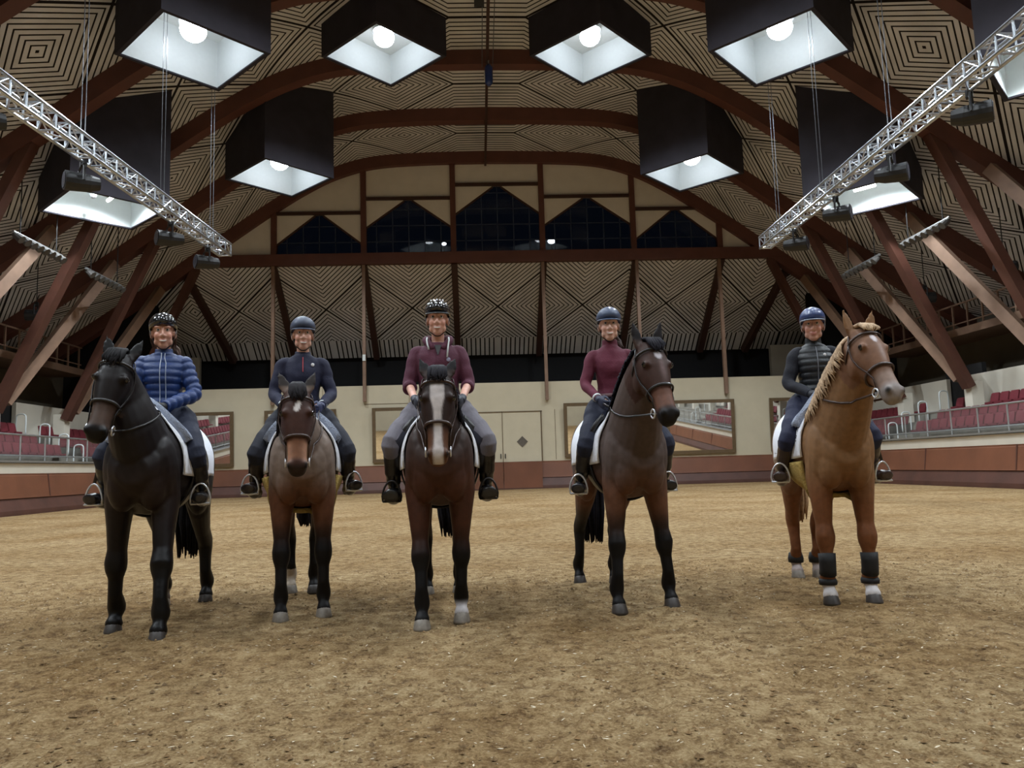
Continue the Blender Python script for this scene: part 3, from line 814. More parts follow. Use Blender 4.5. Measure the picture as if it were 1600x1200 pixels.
# cable duct along the ridge with a winch hanging from it
mb = MB(); mb.box((CX, 15, 17.86), (.12, 52.2, .1)); o = obj('trim_ridge', mb, M_DARKWOOD); tag(o, 'thin dark duct along the ridge of the roof', 'duct', kind='structure')
r = tag(empty('hoist', (CX+.05, 30.0, 16.75)), 'small blue hoist hanging under the ridge between the upper hoods', 'hoist')
b = MB(); b.tube([(0, 0, 0), (0, 0, .1), (0, 0, .75), (0, 0, .9)], [.08, .16, .17, .08], 12); obj('motor_body', b, mat('blue_enamel', (40, 60, 120), .3), r, smooth=True)
b = MB(); b.tube([(0, 0, .88), (0, 0, 1.1)], .03, 8); obj('hook', b, M_STEEL, r)
b = MB(); b.tube([(-.17, 0, .2), (-.17, 0, .6)], .03, 6); obj('label_strip', b, M_LINING, r)
mb = MB(); mb.box((CX-.35, 24.4, 17.2), (.34, .4, .9)); mb.tube([(CX-.35, 24.4, 17.6), (CX-.35, 24.4, 18.5)], .03, 6); o = obj('loudspeaker', mb, M_BLACK); tag(o, 'black loudspeaker box hanging at the ridge, top of the picture', 'loudspeaker')
mb = MB()
for dx in (-.22, .22): mb.tube([(CX+dx, 20, 17.9), (CX+dx, 30, 17.55)], .015, 6)
o = obj('ridge_cable', mb, M_WIRE); tag(o, 'pair of thin cables running under the ridge to the hoist', 'cable')
# ================================================================== horses
M_HOOF = mat('dark_hoof', (58, 52, 48), .5, var=.2, scale=30)
M_HOOFPALE = mat('pale_hoof', (122, 114, 104), .5, var=.2, scale=30)
M_EYE = mat('dark_eye', (14, 9, 7), .06, var=0, coat=.6)
M_LEATHER = mat('black_leather', (26, 22, 22), .38, var=.15, scale=20)
M_BROWNLEATHER = mat('brown_leather', (52, 32, 24), .4, var=.15, scale=20)
M_CHROME = mat('bright_steel', (222, 224, 230), .3, .75, var=.03)
M_PADW = mat('white_saddle_cloth', (236, 239, 248), .85, var=.05, bump=.3, bscale=60)
M_SHEEP = mat('pale_grey_fleece', (150, 158, 176), .95, var=.12, scale=30, bump=.8, bscale=90)
M_YELLOW = mat('yellow_fleece', (176, 150, 84), .95, var=.12, scale=30, bump=.6, bscale=80)
M_BOOTGUARD = mat('black_neoprene', (18, 18, 20), .7, var=.1)

TORSO = [(-.97, 1.33, 1.16, .07), (-.93, 1.46, 1.02, .16), (-.84, 1.565, .96, .245), (-.70, 1.63, .94, .285), (-.52, 1.655, .95, .30), (-.30, 1.61, .955, .305),
         (-.08, 1.565, .92, .315), (.12, 1.555, .885, .315), (.28, 1.60, .87, .30), (.42, 1.655, .88, .275), (.54, 1.63, .93, .25), (.66, 1.54, .98, .225), (.75, 1.44, 1.04, .185), (.81, 1.33, 1.12, .11)]

# head profile along its length: t, front, back (towards the throat), half width
HEAD = [(-.05, .02, -.06, .055), (0, .055, -.10, .078), (.10, .078, -.145, .092), (.22, .088, -.195, .104), (.34, .088, -.215, .106), (.46, .078, -.195, .094), (.58, .066, -.140, .074),
        (.70, .056, -.098, .062), (.82, .054, -.088, .060), (.91, .054, -.088, .064), (.97, .040, -.082, .058), (1.015, .016, -.066, .042), (1.03, -.01, -.05, .022)]
def hp(t):
    T = [h[0] for h in HEAD]
    return tuple(float(np.interp(t, T, [h[k] for h in HEAD])) for k in (1, 2, 3))

class Horse: pass

def build_horse(S):
    """S: spec dict.  Local frame: x forward, y to the horse's left, z up, origin on the ground under the barrel."""
    h = Horse(); h.S = S
    f = unit((*S['face_body'], 0)); l = np.array((-f[1], f[0], 0))
    fm = arr((*S['front_mid'], 0)); h.org = fm-f*.60; h.rz = math.atan2(f[1], f[0])
    def w2l(p): d = arr(p)-h.org; return arr((d.dot(f), d.dot(l), d[2]))
    def dl(p): p = arr(p); return arr((p.dot(f), p.dot(l), p[2]))
    h.w2l, h.dl, h.f, h.l = w2l, dl, f, l
    k = S.get('k', 1.0)                                # girth factor
    mb = MB()
    # trunk
    R = []
    for x, zt, zb, hw in TORSO:
        c = (zt+zb)/2; hh = (zt-zb)/2; ring = []
        for j in range(28):
            th = 2*PI*j/28; cy, sz = math.cos(th), math.sin(th)
            yy = math.copysign(abs(cy)**.9, cy)*hw*k; zz = c+sz*hh
            if sz > 0: yy *= 1-(.30 if x > .2 else .12)*sz**3
            ring.append((x, yy, zz))
        R.append(ring)
    mb.loft(R)
    for s in (-1, 1):
        mb.ell((.53, s*.165, 1.20), (.20, .105, .30), R=np.array(Matrix.Rotation(.35, 3, 'Y')))    # shoulder
        mb.ell((.63, s*.105, 1.13), (.15, .115, .22))                                               # breast
        mb.ell((-.66, s*.165, 1.26), (.25, .135, .33))                                              # haunch
        mb.ell((-.48, s*.20, 1.02), (.14, .10, .20))                                                # stifle
    # legs
    h.hooves = []; lk = S.get('leg_k', 1.0)
    for s, (hx, hy) in zip((-1, 1), S['fore']):
        kx, ky = .50+(hx-.50)*.55, s*.165+(hy-s*.165)*.6
        P = [(.52, s*.155, 1.20), (.50, s*.165, 1.0), (.50+(hx-.5)*.22, s*.165+(hy-s*.165)*.25, .80), (.50+(hx-.5)*.42, s*.165+(hy-s*.165)*.46, .62), (kx+.012, ky, .52), (kx+.010, ky, .47), (.5+(hx-.5)*.68, s*.165+(hy-s*.165)*.72, .40),
             (.5+(hx-.5)*.82, s*.165+(hy-s*.165)*.86, .28), (hx-.055, hy, .175), (hx-.05, hy, .145), (hx-.028, hy, .10), (hx, hy, .055), (hx+.008, hy, .03)]
        Rr = [(.115, .15), (.112, .13), (.086, .102), (.064, .072), (.075, .076), (.070, .071), (.049, .055), (.046, .053), (.061, .064), (.058, .062), (.042, .046), (.058, .060), (.055, .055)]
        Rr = [(a_*(lk if i_ > 2 else 1), b_*(lk if i_ > 2 else 1)) for i_, (a_, b_) in enumerate(Rr)]
        mb.tube(P, Rr, 14, up=(1, 0, 0))
        h.hooves.append((hx+.01, hy, S.get('fore_hoof', 'dd')[0 if s < 0 else 1]))
    for s, (hx, hy) in zip((-1, 1), S['hind']):
        dx = hx+.80; d = hy-s*.15
        P = [(-.62, s*.155, 1.28), (-.50, s*.185, 1.06), (-.58+dx*.2, s*.175+d*.3, .86), (-.72+dx*.5, s*.16+d*.5, .66), (-.80+dx*.7, s*.155+d*.7, .56), (-.815+dx*.75, s*.15+d*.8, .50), (-.80+dx*.82, s*.15+d*.86, .40),
             (-.785+dx*.9, s*.15+d*.93, .28), (hx-.045, hy, .175), (hx-.045, hy, .145), (hx-.025, hy, .10), (hx, hy, .055), (hx+.008, hy, .03)]
        Rr = [(.15, .20), (.135, .17), (.095, .13), (.062, .082), (.062, .08), (.058, .070), (.048, .056), (.046, .053), (.058, .063), (.055, .06), (.042, .046), (.056, .058), (.054, .054)]
        Rr = [(a_*(lk if i_ > 2 else 1), b_*(lk if i_ > 2 else 1)) for i_, (a_, b_) in enumerate(Rr)]
        mb.tube(P, Rr, 14, up=(1, 0, 0))
        h.hooves.append((hx+.01, hy, S.get('hind_hoof', 'dd')[0 if s < 0 else 1]))
    # head frame
    poll = w2l(S['poll']); a = unit(dl(arr(S['muzzle'])-arr(S['poll'])))
    n = dl(arr((*S['face'], 0))); n = unit(n-a*n.dot(a)); s_ = np.cross(-a, n)           # s_: horse's left
    L_ = S.get('head_len', .66); hs = S.get('head_s', 1.16)
    h.poll, h.a, h.n, h.s, h.L, h.hs = poll, a, n, s_, L_, hs
    def H(t, y, z): return poll+a*(t*L_)+s_*(y*hs)+n*(z*hs)
    h.H = H
    def hring(t, g=1.0, nn=22, add=0.0):
        fr, bk, hw = hp(t); c = (fr+bk)/2; hh = (fr-bk)/2; ring = []
        for j in range(nn):
            th = 2*PI*j/nn; cy, sz = math.cos(th), math.sin(th)
            yy = math.copysign(abs(cy)**.82, cy)*(hw*g+add); zz = c+math.copysign(abs(sz)**.9, sz)*(hh*g+add)
            if sz < -.2: yy *= 1-.38*(-sz-.2)/.8*(1 if t > .15 else .3)
            ring.append(H(t, yy, zz))
        return ring
    h.hring = hring
    mb.loft([hring(x[0]) for x in HEAD])
    for s in (-1, 1):
        mb.ell(H(.30, s*.077, .040), (.052, .026, .034)); mb.ell(H(.33, s*.07, -.12), (.10, .045, .10))      # orbit, cheek
        mb.ell(H(.93, s*.043, .025), (.035, .026, .035))                                                     # nostril wing
        # ears
        eb = H(.0, s*.060, -.015); tip_dir = unit(-a*1.0+s_*s*S.get('ear_out', .22)+n*S.get('ear_fwd', .18)); el = S.get('ear_len', .185)
        E0 = []
        for q, (ra, rb) in ((-.15, (.030, .028)), (.12, (.040, .026)), (.35, (.046, .022)), (.6, (.038, .018)), (.82, (.022, .014)), (1.0, (.007, .007))):
            c = eb+tip_dir*el*q; w_ = unit(np.cross(tip_dir, n)); u_ = np.cross(w_, tip_dir)
            E0.append([c+w_*ra*math.cos(2*PI*j/12)+u_*(rb*math.sin(2*PI*j/12)-(.012 if (j in (2, 3, 4) and .1 < q < .9) else 0)) for j in range(12)])
        mb.loft(E0)
    # neck
    end = H(.16, 0, -.075)
    c0 = arr((.42, 0, 1.33)); dirn = unit(.65*arr((-.62, 0, -.78))+.35*unit(-a*.3-n*.9))
    nk = bez(c0, c0+arr((.30, 0, .22)), end+dirn*.30, end, 9)
    NR = []; h.crest = []; h.neck = []
    for i, c in enumerate(nk):
        t = i/(len(nk)-1)
        T = unit(nk[min(i+1, 8)]-nk[max(i-1, 0)])
        side = unit(arr((0, 1, 0))*(1-t*.65)+s_*t*.65); side = unit(side-T*side.dot(T)); V = np.cross(T, side)
        if V[2] < 0 and t < .6: V = -V
        if i == 0: V0 = V
        if V.dot(V0) < 0: V = -V
        V0 = V
        nkk = S.get('neck_k', 1.0); hh = .360*(1-t)**1.3+.155*(1-(1-t)**1.3)*(1+(nkk-1)*.8)+.03*(nkk-1)*5*math.sin(PI*t); hw = (.215*(1-t)+.108*t)*(1-.08*math.sin(PI*t))*(1+(nkk-1)*(.4+.6*math.sin(PI*t)))
        ring = []
        for j in range(22):
            th = 2*PI*j/22; cy, sz = math.cos(th), math.sin(th)
            ring.append(c+side*cy*hw*(1-.35*max(0, sz)**2)+V*sz*hh)
        NR.append(ring); h.crest.append((c+V*hh, side, V, T, hh, hw)); h.neck.append((c, side, V, T, hh, hw))
    mb.loft(NR)
    V, me = remesh(mb, .0125, 9, .5)
    # ---- coat pattern (each coat keeps its colours wherever the light is)
    rel = V-poll; ht = rel.dot(a)/L_; hy = rel.dot(s_)/hs; hz = rel.dot(n)/hs
    C = S['coat'](V, ht, hy, hz)
    # dark nostrils and lips line
    ishead = (ht > .6) & (np.abs(hy) < .12) & (hz > -.13) & (hz < .12)
    for s in (-1, 1):
        dd = ((ht-.945)*L_/.026)**2+((hy-s*.058)/.017)**2+((hz-.040)/.026)**2
        w_ = np.where(ishead, np.exp(-dd*.9), 0)[:, None]; C = C*(1-w_)+arr((.006, .005, .005))*w_
    if S.get('dark_ears', True):
        w_ = np.where((ht < -.05) & (V[:, 0] > poll[0]-.25) & (V[:, 2] > poll[2]+.03), 1-sst(-.10, -.05, ht), 0); C = mixc(C, arr(lin(S['hair']))*.8, w_*.9)
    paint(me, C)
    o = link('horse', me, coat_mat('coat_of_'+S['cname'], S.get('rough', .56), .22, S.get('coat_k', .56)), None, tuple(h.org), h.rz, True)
    tag(o, S['label'], 'horse', None); h.o = o
    h.bvh = BVHTree.FromPolygons([tuple(p) for p in V], [tuple(p.vertices) for p in me.polygons])
    # hooves
    for hx, hy_, kd in h.hooves:
        q = MB(); R = []
        for z, r, dx in ((.072, .050, -.012), (.05, .058, -.004), (.0, .069, .012), (-.02, .069, .014)):
            R.append([(hx+dx+r*1.08*math.cos(2*PI*j/16), hy_+r*.95*math.sin(2*PI*j/16), z) for j in range(16)])
        q.loft(R); obj('hoof', q, M_HOOFPALE if kd == 'p' else M_HOOF, o, smooth=True)
    for s in (-1, 1):
        q = MB(); q.ell(H(.308, s*.093, .042), (.024, .021, .024), 12, 8); obj('eye', q, M_EYE, o, smooth=True)
    # mane, forelock, tail: many tapering locks
    hm = mat('hair_of_'+S['cname'], S['hair'], .75, var=.35, scale=30, spec=.15)
    rnd = random.Random(S['seed'])
    q = MB(); ms = S.get('mane_side', -1); ml = S.get('mane_len', .22)
    CR = h.crest
    def crest_at(t):
        x = t*(len(CR)-1); i = min(int(x), len(CR)-2); u = x-i
        return [CR[i][k_]*(1-u)+CR[i+1][k_]*u for k_ in range(6)]
    N_ = S.get('mane_n', 150)
    for i in range(N_):
        t = .12+.86*i/(N_-1); p, side, Vv, T, hh_, hw_ = crest_at(t); side = unit(side)*ms
        ln = ml*(.75+.5*rnd.random())*(.7+.3*math.sin(PI*min(1, t*1.1)))
        def flank(d_, o_): u_ = max(-1, 1-d_/hh_); return p-Vv*d_+side*(hw_*math.sqrt(max(0, 1-u_*u_))*(1-.35*max(0, u_)**2)+o_)
        pts = [p-side*.02-Vv*.02, p+Vv*.018+side*.006, flank(.03, .022), flank(ln*.35, .026+.008*rnd.random())+T*rnd.uniform(-.01, .01), flank(ln*.7, .024+.012*rnd.random())+T*rnd.uniform(-.025, .025), flank(ln, .018+.02*rnd.random())+T*rnd.uniform(-.04, .04)]
        q.tube(pts, [.008, .016, .016, .014, .010, .002], 6)
    obj('mane', q, hm, o, smooth=True)
    q = MB(); fl = S.get('forelock', .10)
    for i in range(26):
        y = rnd.uniform(-.05, .05); ln = fl*(.6+.5*rnd.random())
        pts = [H(-.08, y*.6, -.07), H(-.115, y*.6, -.005), H(-.02, y, .075), H(.03+ln*.8, y*1.1+rnd.uniform(-.015, .015), .098+.008*rnd.random()), H(.03+ln*1.55, y*.9+rnd.uniform(-.02, .02), .10)]
        q.tube(pts, [.014, .018, .017, .011, .002], 6)
    obj('forelock', q, hm, o, smooth=True)
    q = MB(); tl = S.get('tail_z', .45); tx = S.get('tail_y', 0)
    hm2 = mat('tail_of_'+S['cname'], S.get('tailcol', S['hair']), .75, var=.35, scale=30, spec=.15)
    for i in range(64):
        aa = rnd.uniform(0, 2*PI); rr = math.sqrt(rnd.random()); ox, oy = rr*math.cos(aa), rr*math.sin(aa); zb = tl+abs(rnd.gauss(0, .07))
        pts = [(-.90, 0, 1.44), (-1.0+.02*ox, .02*oy, 1.40+.02*ox), (-1.045+.05*ox, .055*oy+tx*.2, 1.22), (-1.05+.08*ox, .095*oy+tx*.6, .95), (-1.03+.09*ox, .115*oy+tx, .72), (-1.02+.075*ox, .10*oy+tx, zb)]
        q.tube(pts, [.02, .024, .028, .029, .025, .004], 6)
    obj('tail', q, hm2, o, smooth=True)
    return h

def skin_patch(h, xs, ths, offs, thick, c=(0, 0, 1.28)):
    """a sheet lying on the horse: for each x and angle look where the coat is, stand off it and give it thickness"""
    inn = []; out = []
    for i, x in enumerate(xs):
        a_ = []; b_ = []
        rng = ths(x) if callable(ths) else ths
        for th in rng:
            d = Vector((0, math.cos(th), math.sin(th))); o_ = Vector((x, c[1], c[2]))
            hit = h.bvh.ray_cast(o_+d*.75, -d)
            r_ = (hit[0]-o_).length if hit[0] is not None else .3
            a_.append(r_)
        a_ = np.array(a_)
        for _ in range(2): a_[1:-1] = np.maximum(a_[1:-1], (a_[:-2]+a_[1:-1]*2+a_[2:])/4)
        inn.append([(x, math.cos(t)*(r+offs), c[2]+math.sin(t)*(r+offs)) for t, r in zip(rng, a_)])
        out.append([(x, math.cos(t)*(r+offs+thick), c[2]+math.sin(t)*(r+offs+thick)) for t, r in zip(rng, a_)])
    mb = MB(); rings = []
    for a_, b_ in zip(inn, out): rings.append(a_+b_[::-1])
    mb.loft(rings)
    return mb

D2 = PI/180
def tack(h, who):
    S = h.S; base = dict(loc=tuple(h.org), rz=h.rz)
    # saddle cloth
    th = np.linspace(-19*D2, 199*D2, 43)
    mb = skin_patch(h, np.linspace(-.50, .44, 23), th, .012, .018)
    o = obj('saddle_cloth', mb, M_PADW, None, smooth=True, **base); tag(o, f'white saddle cloth under the saddle of the {S["short"]}', 'saddle cloth')
    if S.get('cloth_marks'):
        q = MB(); rn = random.Random(3)
        for s in (-1, 1):
            for i in range(26):
                x = .375-.02*(i % 3); t = (8+i*2.6)*D2 if i < 20 else (-8+i)*D2
                d = Vector((0, s*math.cos(t), math.sin(t))); hit = h.bvh.ray_cast(Vector((x, 0, 1.28))+d*.75, -d)
                if hit[0] is not None: q.box(hit[0]+d*.026, (.012, .012, .016))
            for i in range(5):
                x = -.46+.035*i; t = -8*D2; d = Vector((0, s*math.cos(t), math.sin(t))); hit = h.bvh.ray_cast(Vector((x, 0, 1.28))+d*.75, -d)
                if hit[0] is not None: q.box(hit[0]+d*.026, (.02, .008, .02))
        obj('dotted_border', q, M_LEATHER, o)
    # saddle
    r = empty('saddle', **base); tag(r, f'{S.get("saddle_col", "black")} leather saddle on the {S["short"]}', 'saddle')
    ml = M_LEATHER if S.get('saddle_col', 'black') == 'black' else M_BROWNLEATHER
    seat = MB(); R = []
    for x, zc, hw, hh in ((-.36, 1.70, .10, .02), (-.34, 1.715, .16, .035), (-.26, 1.675, .175, .045), (-.12, 1.635, .15, .05), (.02, 1.64, .125, .05), (.14, 1.675, .115, .05), (.22, 1.725, .09, .05), (.26, 1.70, .05, .03)):
        R.append([(x, hw*math.cos(2*PI*j/18), zc-(.13 if math.sin(2*PI*j/18) < 0 else 0)*abs(math.sin(2*PI*j/18))+hh*math.sin(2*PI*j/18)-.055*abs(math.cos(2*PI*j/18))**2) for j in range(18)])
    seat.loft(R); obj('seat', seat, ml, r, smooth=True)
    for s in (-1, 1):
        rng = np.linspace(-10*D2, 62*D2, 14) if s > 0 else np.linspace(190*D2, 118*D2, 14)
        fl = skin_patch(h, np.linspace(-.16, .27, 10), rng, .028, .014); obj('flap', fl, ml, r, smooth=True)
        rng = np.linspace(20*D2, 58*D2, 10) if s > 0 else np.linspace(160*D2, 122*D2, 10)
        kr = skin_patch(h, np.linspace(.19, .33, 6), rng, .044, .04); obj('knee_roll', kr, M_SHEEP if S.get('fleece') else ml, r, smooth=True)
    if S.get('fleece'):
        rng = np.linspace(30*D2, 150*D2, 26)
        fl = skin_patch(h, np.linspace(.26, .40, 8), rng, .030, .062); obj('fleece_pad', fl, M_SHEEP, r, smooth=True)
    rng = np.linspace(-168*D2, -12*D2, 26)
    if S.get('belly') == 'yellow':
        g = skin_patch(h, np.linspace(.02, .42, 10), np.linspace(-166*D2, -14*D2, 30), .012, .038, (0, 0, 1.22)); obj('belly_guard', g, M_YELLOW, r, smooth=True)['label'] = 'yellow fleece belly guard'
    else:
        g = skin_patch(h, np.linspace(.14, .26, 5), rng, .012, .014, (0, 0, 1.25)); obj('girth', g, ml, r, smooth=True)
    # stirrups around the rider's feet
    R_ = who
    for s, ball, dirf in R_['stirrups']:
        ball = arr(ball); fwd = unit(dirf); up = arr((0, 0, 1.)); sd = unit(np.cross(up, fwd)); up = np.cross(fwd, sd)
        b0 = ball-up*.016; q = MB()
        q.tube([b0-sd*.072, b0+sd*.072], [(.030, .010)]*2, 8, up=up)
        arc = [b0+sd*(.072*math.cos(PI*j/12)*(1.12 if 0 < j < 12 else 1))+up*(.165*math.sin(PI*j/12)) for j in range(13)]
        q.tube(arc, .0082, 8)
        obj('stirrup_iron', q, M_LEATHER if S.get('dark_irons') else M_CHROME, r, smooth=True)
        top = b0+up*.16; q = MB(); q.tube([top, top+arr((-.06, -s*.02, .2)), (.10, s*.345, 1.42)], [(.013, .004)]*3, 8); obj('stirrup_leather', q, ml, r, smooth=True)
    # bridle
    b = empty('bridle', **base); tag(b, f'{S.get("bridle_col", "black")} leather bridle on the {S["short"]}', 'bridle')
    bl = M_LEATHER if S.get('bridle_col', 'black') == 'black' else M_BROWNLEATHER
    H, hr = h.H, h.hring
    q = MB(); rg = hr(.60, 1.0, 24, .010); q.tube(rg+[rg[0]], [(.008, .013)]*25, 6); obj('noseband', q, bl, b, smooth=True)
    q = MB(); rg = hr(.14, 1.0, 24, .012); q.tube(rg[0:13], [(.007, .011)]*13, 6); obj('browband', q, bl, b, smooth=True)
    q = MB(); hs = []
    for s in (-1, 1):
        pts = [H(.84, s*.070, -.035)]
        for t in (.7, .6, .46, .34, .22, .12, .04):
            fr, bk, hw = hp(t); pts.append(H(t, s*(hw+.012), (fr+bk)/2+.010))
        pts.append(H(-.03, s*.055, -.03)); q.tube(pts, [(.005, .010)]*len(pts), 6)
        q.tube([H(.12, s*.10, -.03), H(.24, s*.108, -.12), H(.30, s*.075, -.205), H(.32, 0, -.226)], [(.005, .009)]*4, 6)
    q.tube([H(-.03, .055, -.03), H(-.055, .03, -.02), H(-.06, 0, -.016), H(-.055, -.03, -.02), H(-.03, -.055, -.03)], [(.006, .012)]*5, 6)
    obj('headpiece', q, bl, b, smooth=True)
    for s in (-1, 1):
        c = H(.855, s*.074, -.052); q = MB()
        q.tube([c+h.a*.033*math.cos(2*PI*j/16)+h.n*.033*math.sin(2*PI*j/16) for j in range(17)], .0065, 6); obj('bit_ring', q, M_CHROME, b, smooth=True)
    q = MB(); q.tube([H(.855, -.074, -.052), H(.86, 0, -.055), H(.855, .074, -.052)], .007, 6); obj('bit', q, M_CHROME, b)
    for s, hand in zip((-1, 1), R_['hands']):
        hand = arr(hand); c = H(.855, s*.076, -.060); m1 = c*.66+hand*.34-arr((0, 0, .045)); m2 = c*.33+hand*.67-arr((0, 0, .035))
        # keep the rein outside the neck
        out = []
        for p in smooth_path([c, m1, m2, hand], 5):
            hit = h.bvh.find_nearest(Vector(p))
            if hit[0] is not None:
                d_ = Vector(p)-hit[0]
                if d_.dot(hit[1]) < .012: p = arr(hit[0]+hit[1]*.014)
            out.append(p)
        q = MB(); q.tube(out, [(.004, .010)]*len(out), 6); obj('rein', q, bl, b, smooth=True)
    if S.get('guards'):
        # tendon boots in front, fetlock boots behind, worn like clothing
        for i, (hx, hy_, kd) in enumerate(h.hooves):
            s = -1 if i % 2 == 0 else 1
            q = MB()
            if i < 2:
                def leg(z): return arr((np.interp(z, [.145, .175, .28, .40], [hx-.06, hx-.063, .5+(hx-.01-.5)*.82, .5+(hx-.01-.5)*.68]), np.interp(z, [.175, .28, .40], [hy_, s*.165+(hy_-s*.165)*.86, s*.165+(hy_-s*.165)*.72]), z))
                P = [leg(z) for z in (.215, .25, .32, .385)]
                q.tube(P, [(.068, .072), (.066, .070), (.067, .071), (.070, .073)], 14, up=(1, 0, 0)); q.tube([leg(.13), leg(.155), leg(.18)], [(.070, .073), (.075, .077), (.066, .069)], 14, up=(1, 0, 0))
            else:
                q.tube([(hx-.055, hy_, .13), (hx-.055, hy_, .17), (hx-.055, hy_, .225)], [(.073, .076), (.078, .08), (.064, .068)], 14, up=(1, 0, 0))
            obj('leg_boot', q, M_BOOTGUARD, h.o, smooth=True)['label'] = 'black protective leg boot'

# ---------------------------------------------------------------- coats
def mixc(A, B, w_): w_ = np.asarray(w_)[:, None]; return A*(1-w_)+arr(B)*w_
def nz3(V, sc, seed=0): return np.array([noise.noise(Vector((p[0]*sc+seed, p[1]*sc, p[2]*sc))) for p in V])
def legs_black(V, C, col, z0=.45, z1=.72): return mixc(C, col, 1-sst(z0, z1, V[:, 2]+nz3(V, 5)*.05))
def headmask(ht, hy, hz): return (ht > -.25) & (ht < 1.1) & (np.abs(hy) < .14) & (hz > np.where(ht > .5, -.125, -.25)) & (hz < .14)

def coat_dark(V, ht, hy, hz):
    C = np.tile(arr(lin((40, 31, 31))), (len(V), 1)); z = V[:, 2]
    C = mixc(C, lin((62, 46, 40)), np.exp(-((V[:, 0]-.75)/.25)**2-((z-1.05)/.2)**2))
    C = legs_black(V, C, lin((17, 14, 15)))
    m = headmask(ht, hy, hz)
    w_ = np.where(m, sst(.55, .66, ht)*(1-sst(.84, .92, ht)), 0); C = mixc(C, lin((120, 94, 80)), w_*.85)
    w_ = np.where(m, sst(.86, .93, ht), 0); C = mixc(C, lin((26, 22, 24)), w_)
    C = mixc(C, lin((150, 140, 136)), np.where(m, np.exp(-((ht-.16)/.03)**2-((hy)/.012)**2)*(hz > .03), 0))
    w_ = (V[:, 0] < -.5)&(V[:, 2] < .13)&(V[:, 1] < 0); C[w_] = lin((170, 150, 140))
    return C
def coat_clip_bay(V, ht, hy, hz):
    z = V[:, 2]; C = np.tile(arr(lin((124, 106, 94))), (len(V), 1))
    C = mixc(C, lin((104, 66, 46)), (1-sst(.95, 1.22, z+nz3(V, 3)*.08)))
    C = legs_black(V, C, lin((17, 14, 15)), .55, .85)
    m = headmask(ht, hy, hz) & (hz > -.24)
    C = mixc(C, lin((68, 42, 34)), np.where(m, sst(-.1, .05, ht), 0))
    C = mixc(C, lin((120, 80, 56)), np.where(m, sst(.58, .68, ht)*(1-sst(.84, .9, ht)), 0))
    C = mixc(C, lin((180, 134, 108)), np.where(m, sst(.62, .72, ht)*(1-sst(.84, .95, ht))*sst(.02, .055, np.abs(hy)), 0)*.7)
    C = mixc(C, lin((48, 34, 30)), np.where(m, sst(.9, .97, ht), 0))
    st = np.exp(-(((ht-.27)/.055)**2)-(((hy+.10*(ht-.27))/.020)**2))+np.exp(-(((ht-.21)/.035)**2)-(((hy-.012)/.014)**2))
    C = mixc(C, lin((226, 220, 218)), np.where(m & (hz > .0), sst(.3, .6, st), 0))
    w_ = (V[:, 0] < -.5) & (z < .22) & (V[:, 1] < 0); C[w_] = lin((190, 176, 160))
    return C
def coat_bay(V, ht, hy, hz):
    z = V[:, 2]; C = np.tile(arr(lin((74, 54, 46))), (len(V), 1))
    C = mixc(C, lin((104, 62, 44)), np.exp(-((z-1.0)/.22)**2)*sst(.3, .6, V[:, 0]))
    C = mixc(C, lin((100, 58, 40)), (1-sst(.75, 1.05, z)))
    C = legs_black(V, C, lin((17, 14, 15)), .50, .74)
    m = headmask(ht, hy, hz)
    C = mixc(C, lin((62, 40, 32)), np.where(m, sst(-.1, .05, ht), 0))
    C = mixc(C, lin((120, 74, 44)), np.where(m, sst(.6, .75, ht), 0))
    wd = .043-.018*sst(.3, .5, ht)+.006*sst(.75, .95, ht)
    C = mixc(C, arr(lin((226, 216, 214)))*1.45, np.where(m & (hz > -.01), sst(.14, .20, ht)*(1-sst(wd-.008, wd+.006, np.abs(hy-.006*(ht-.5)))), 0))
    w_ = (V[:, 0] > .2) & (z < .20) & (V[:, 1] > 0); C = mixc(C, arr(lin((226, 220, 222)))*1.4, np.where(w_, 1-sst(.10, .16, z), 0))
    return C
def coat_clip_dark(V, ht, hy, hz):
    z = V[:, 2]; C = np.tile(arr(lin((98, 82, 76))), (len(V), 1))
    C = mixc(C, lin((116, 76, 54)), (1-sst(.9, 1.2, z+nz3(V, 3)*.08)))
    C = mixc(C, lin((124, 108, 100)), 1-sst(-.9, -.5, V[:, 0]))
    C = legs_black(V, C, lin((17, 14, 15)), .55, .85)
    m = headmask(ht, hy, hz)
    C = mixc(C, lin((78, 52, 44)), np.where(m, sst(-.1, .05, ht), 0))
    C = mixc(C, lin((128, 88, 72)), np.where(m, sst(.58, .68, ht)*(1-sst(.82, .88, ht)), 0))
    C = mixc(C, lin((28, 24, 26)), np.where(m, sst(.84, .92, ht), 0))
    C = mixc(C, arr(lin((226, 218, 226)))*1.15, np.where(m & (hz > .02), sst(.3, .6, np.exp(-((ht-.22)/.06)**2-((hy)/.026)**2)), 0))
    C = mixc(C, lin((150, 124, 124)), np.where(m & (hz > .02), np.exp(-((ht-.40)/.11)**2-((hy-.01)/.018)**2)*.7, 0))
    return C
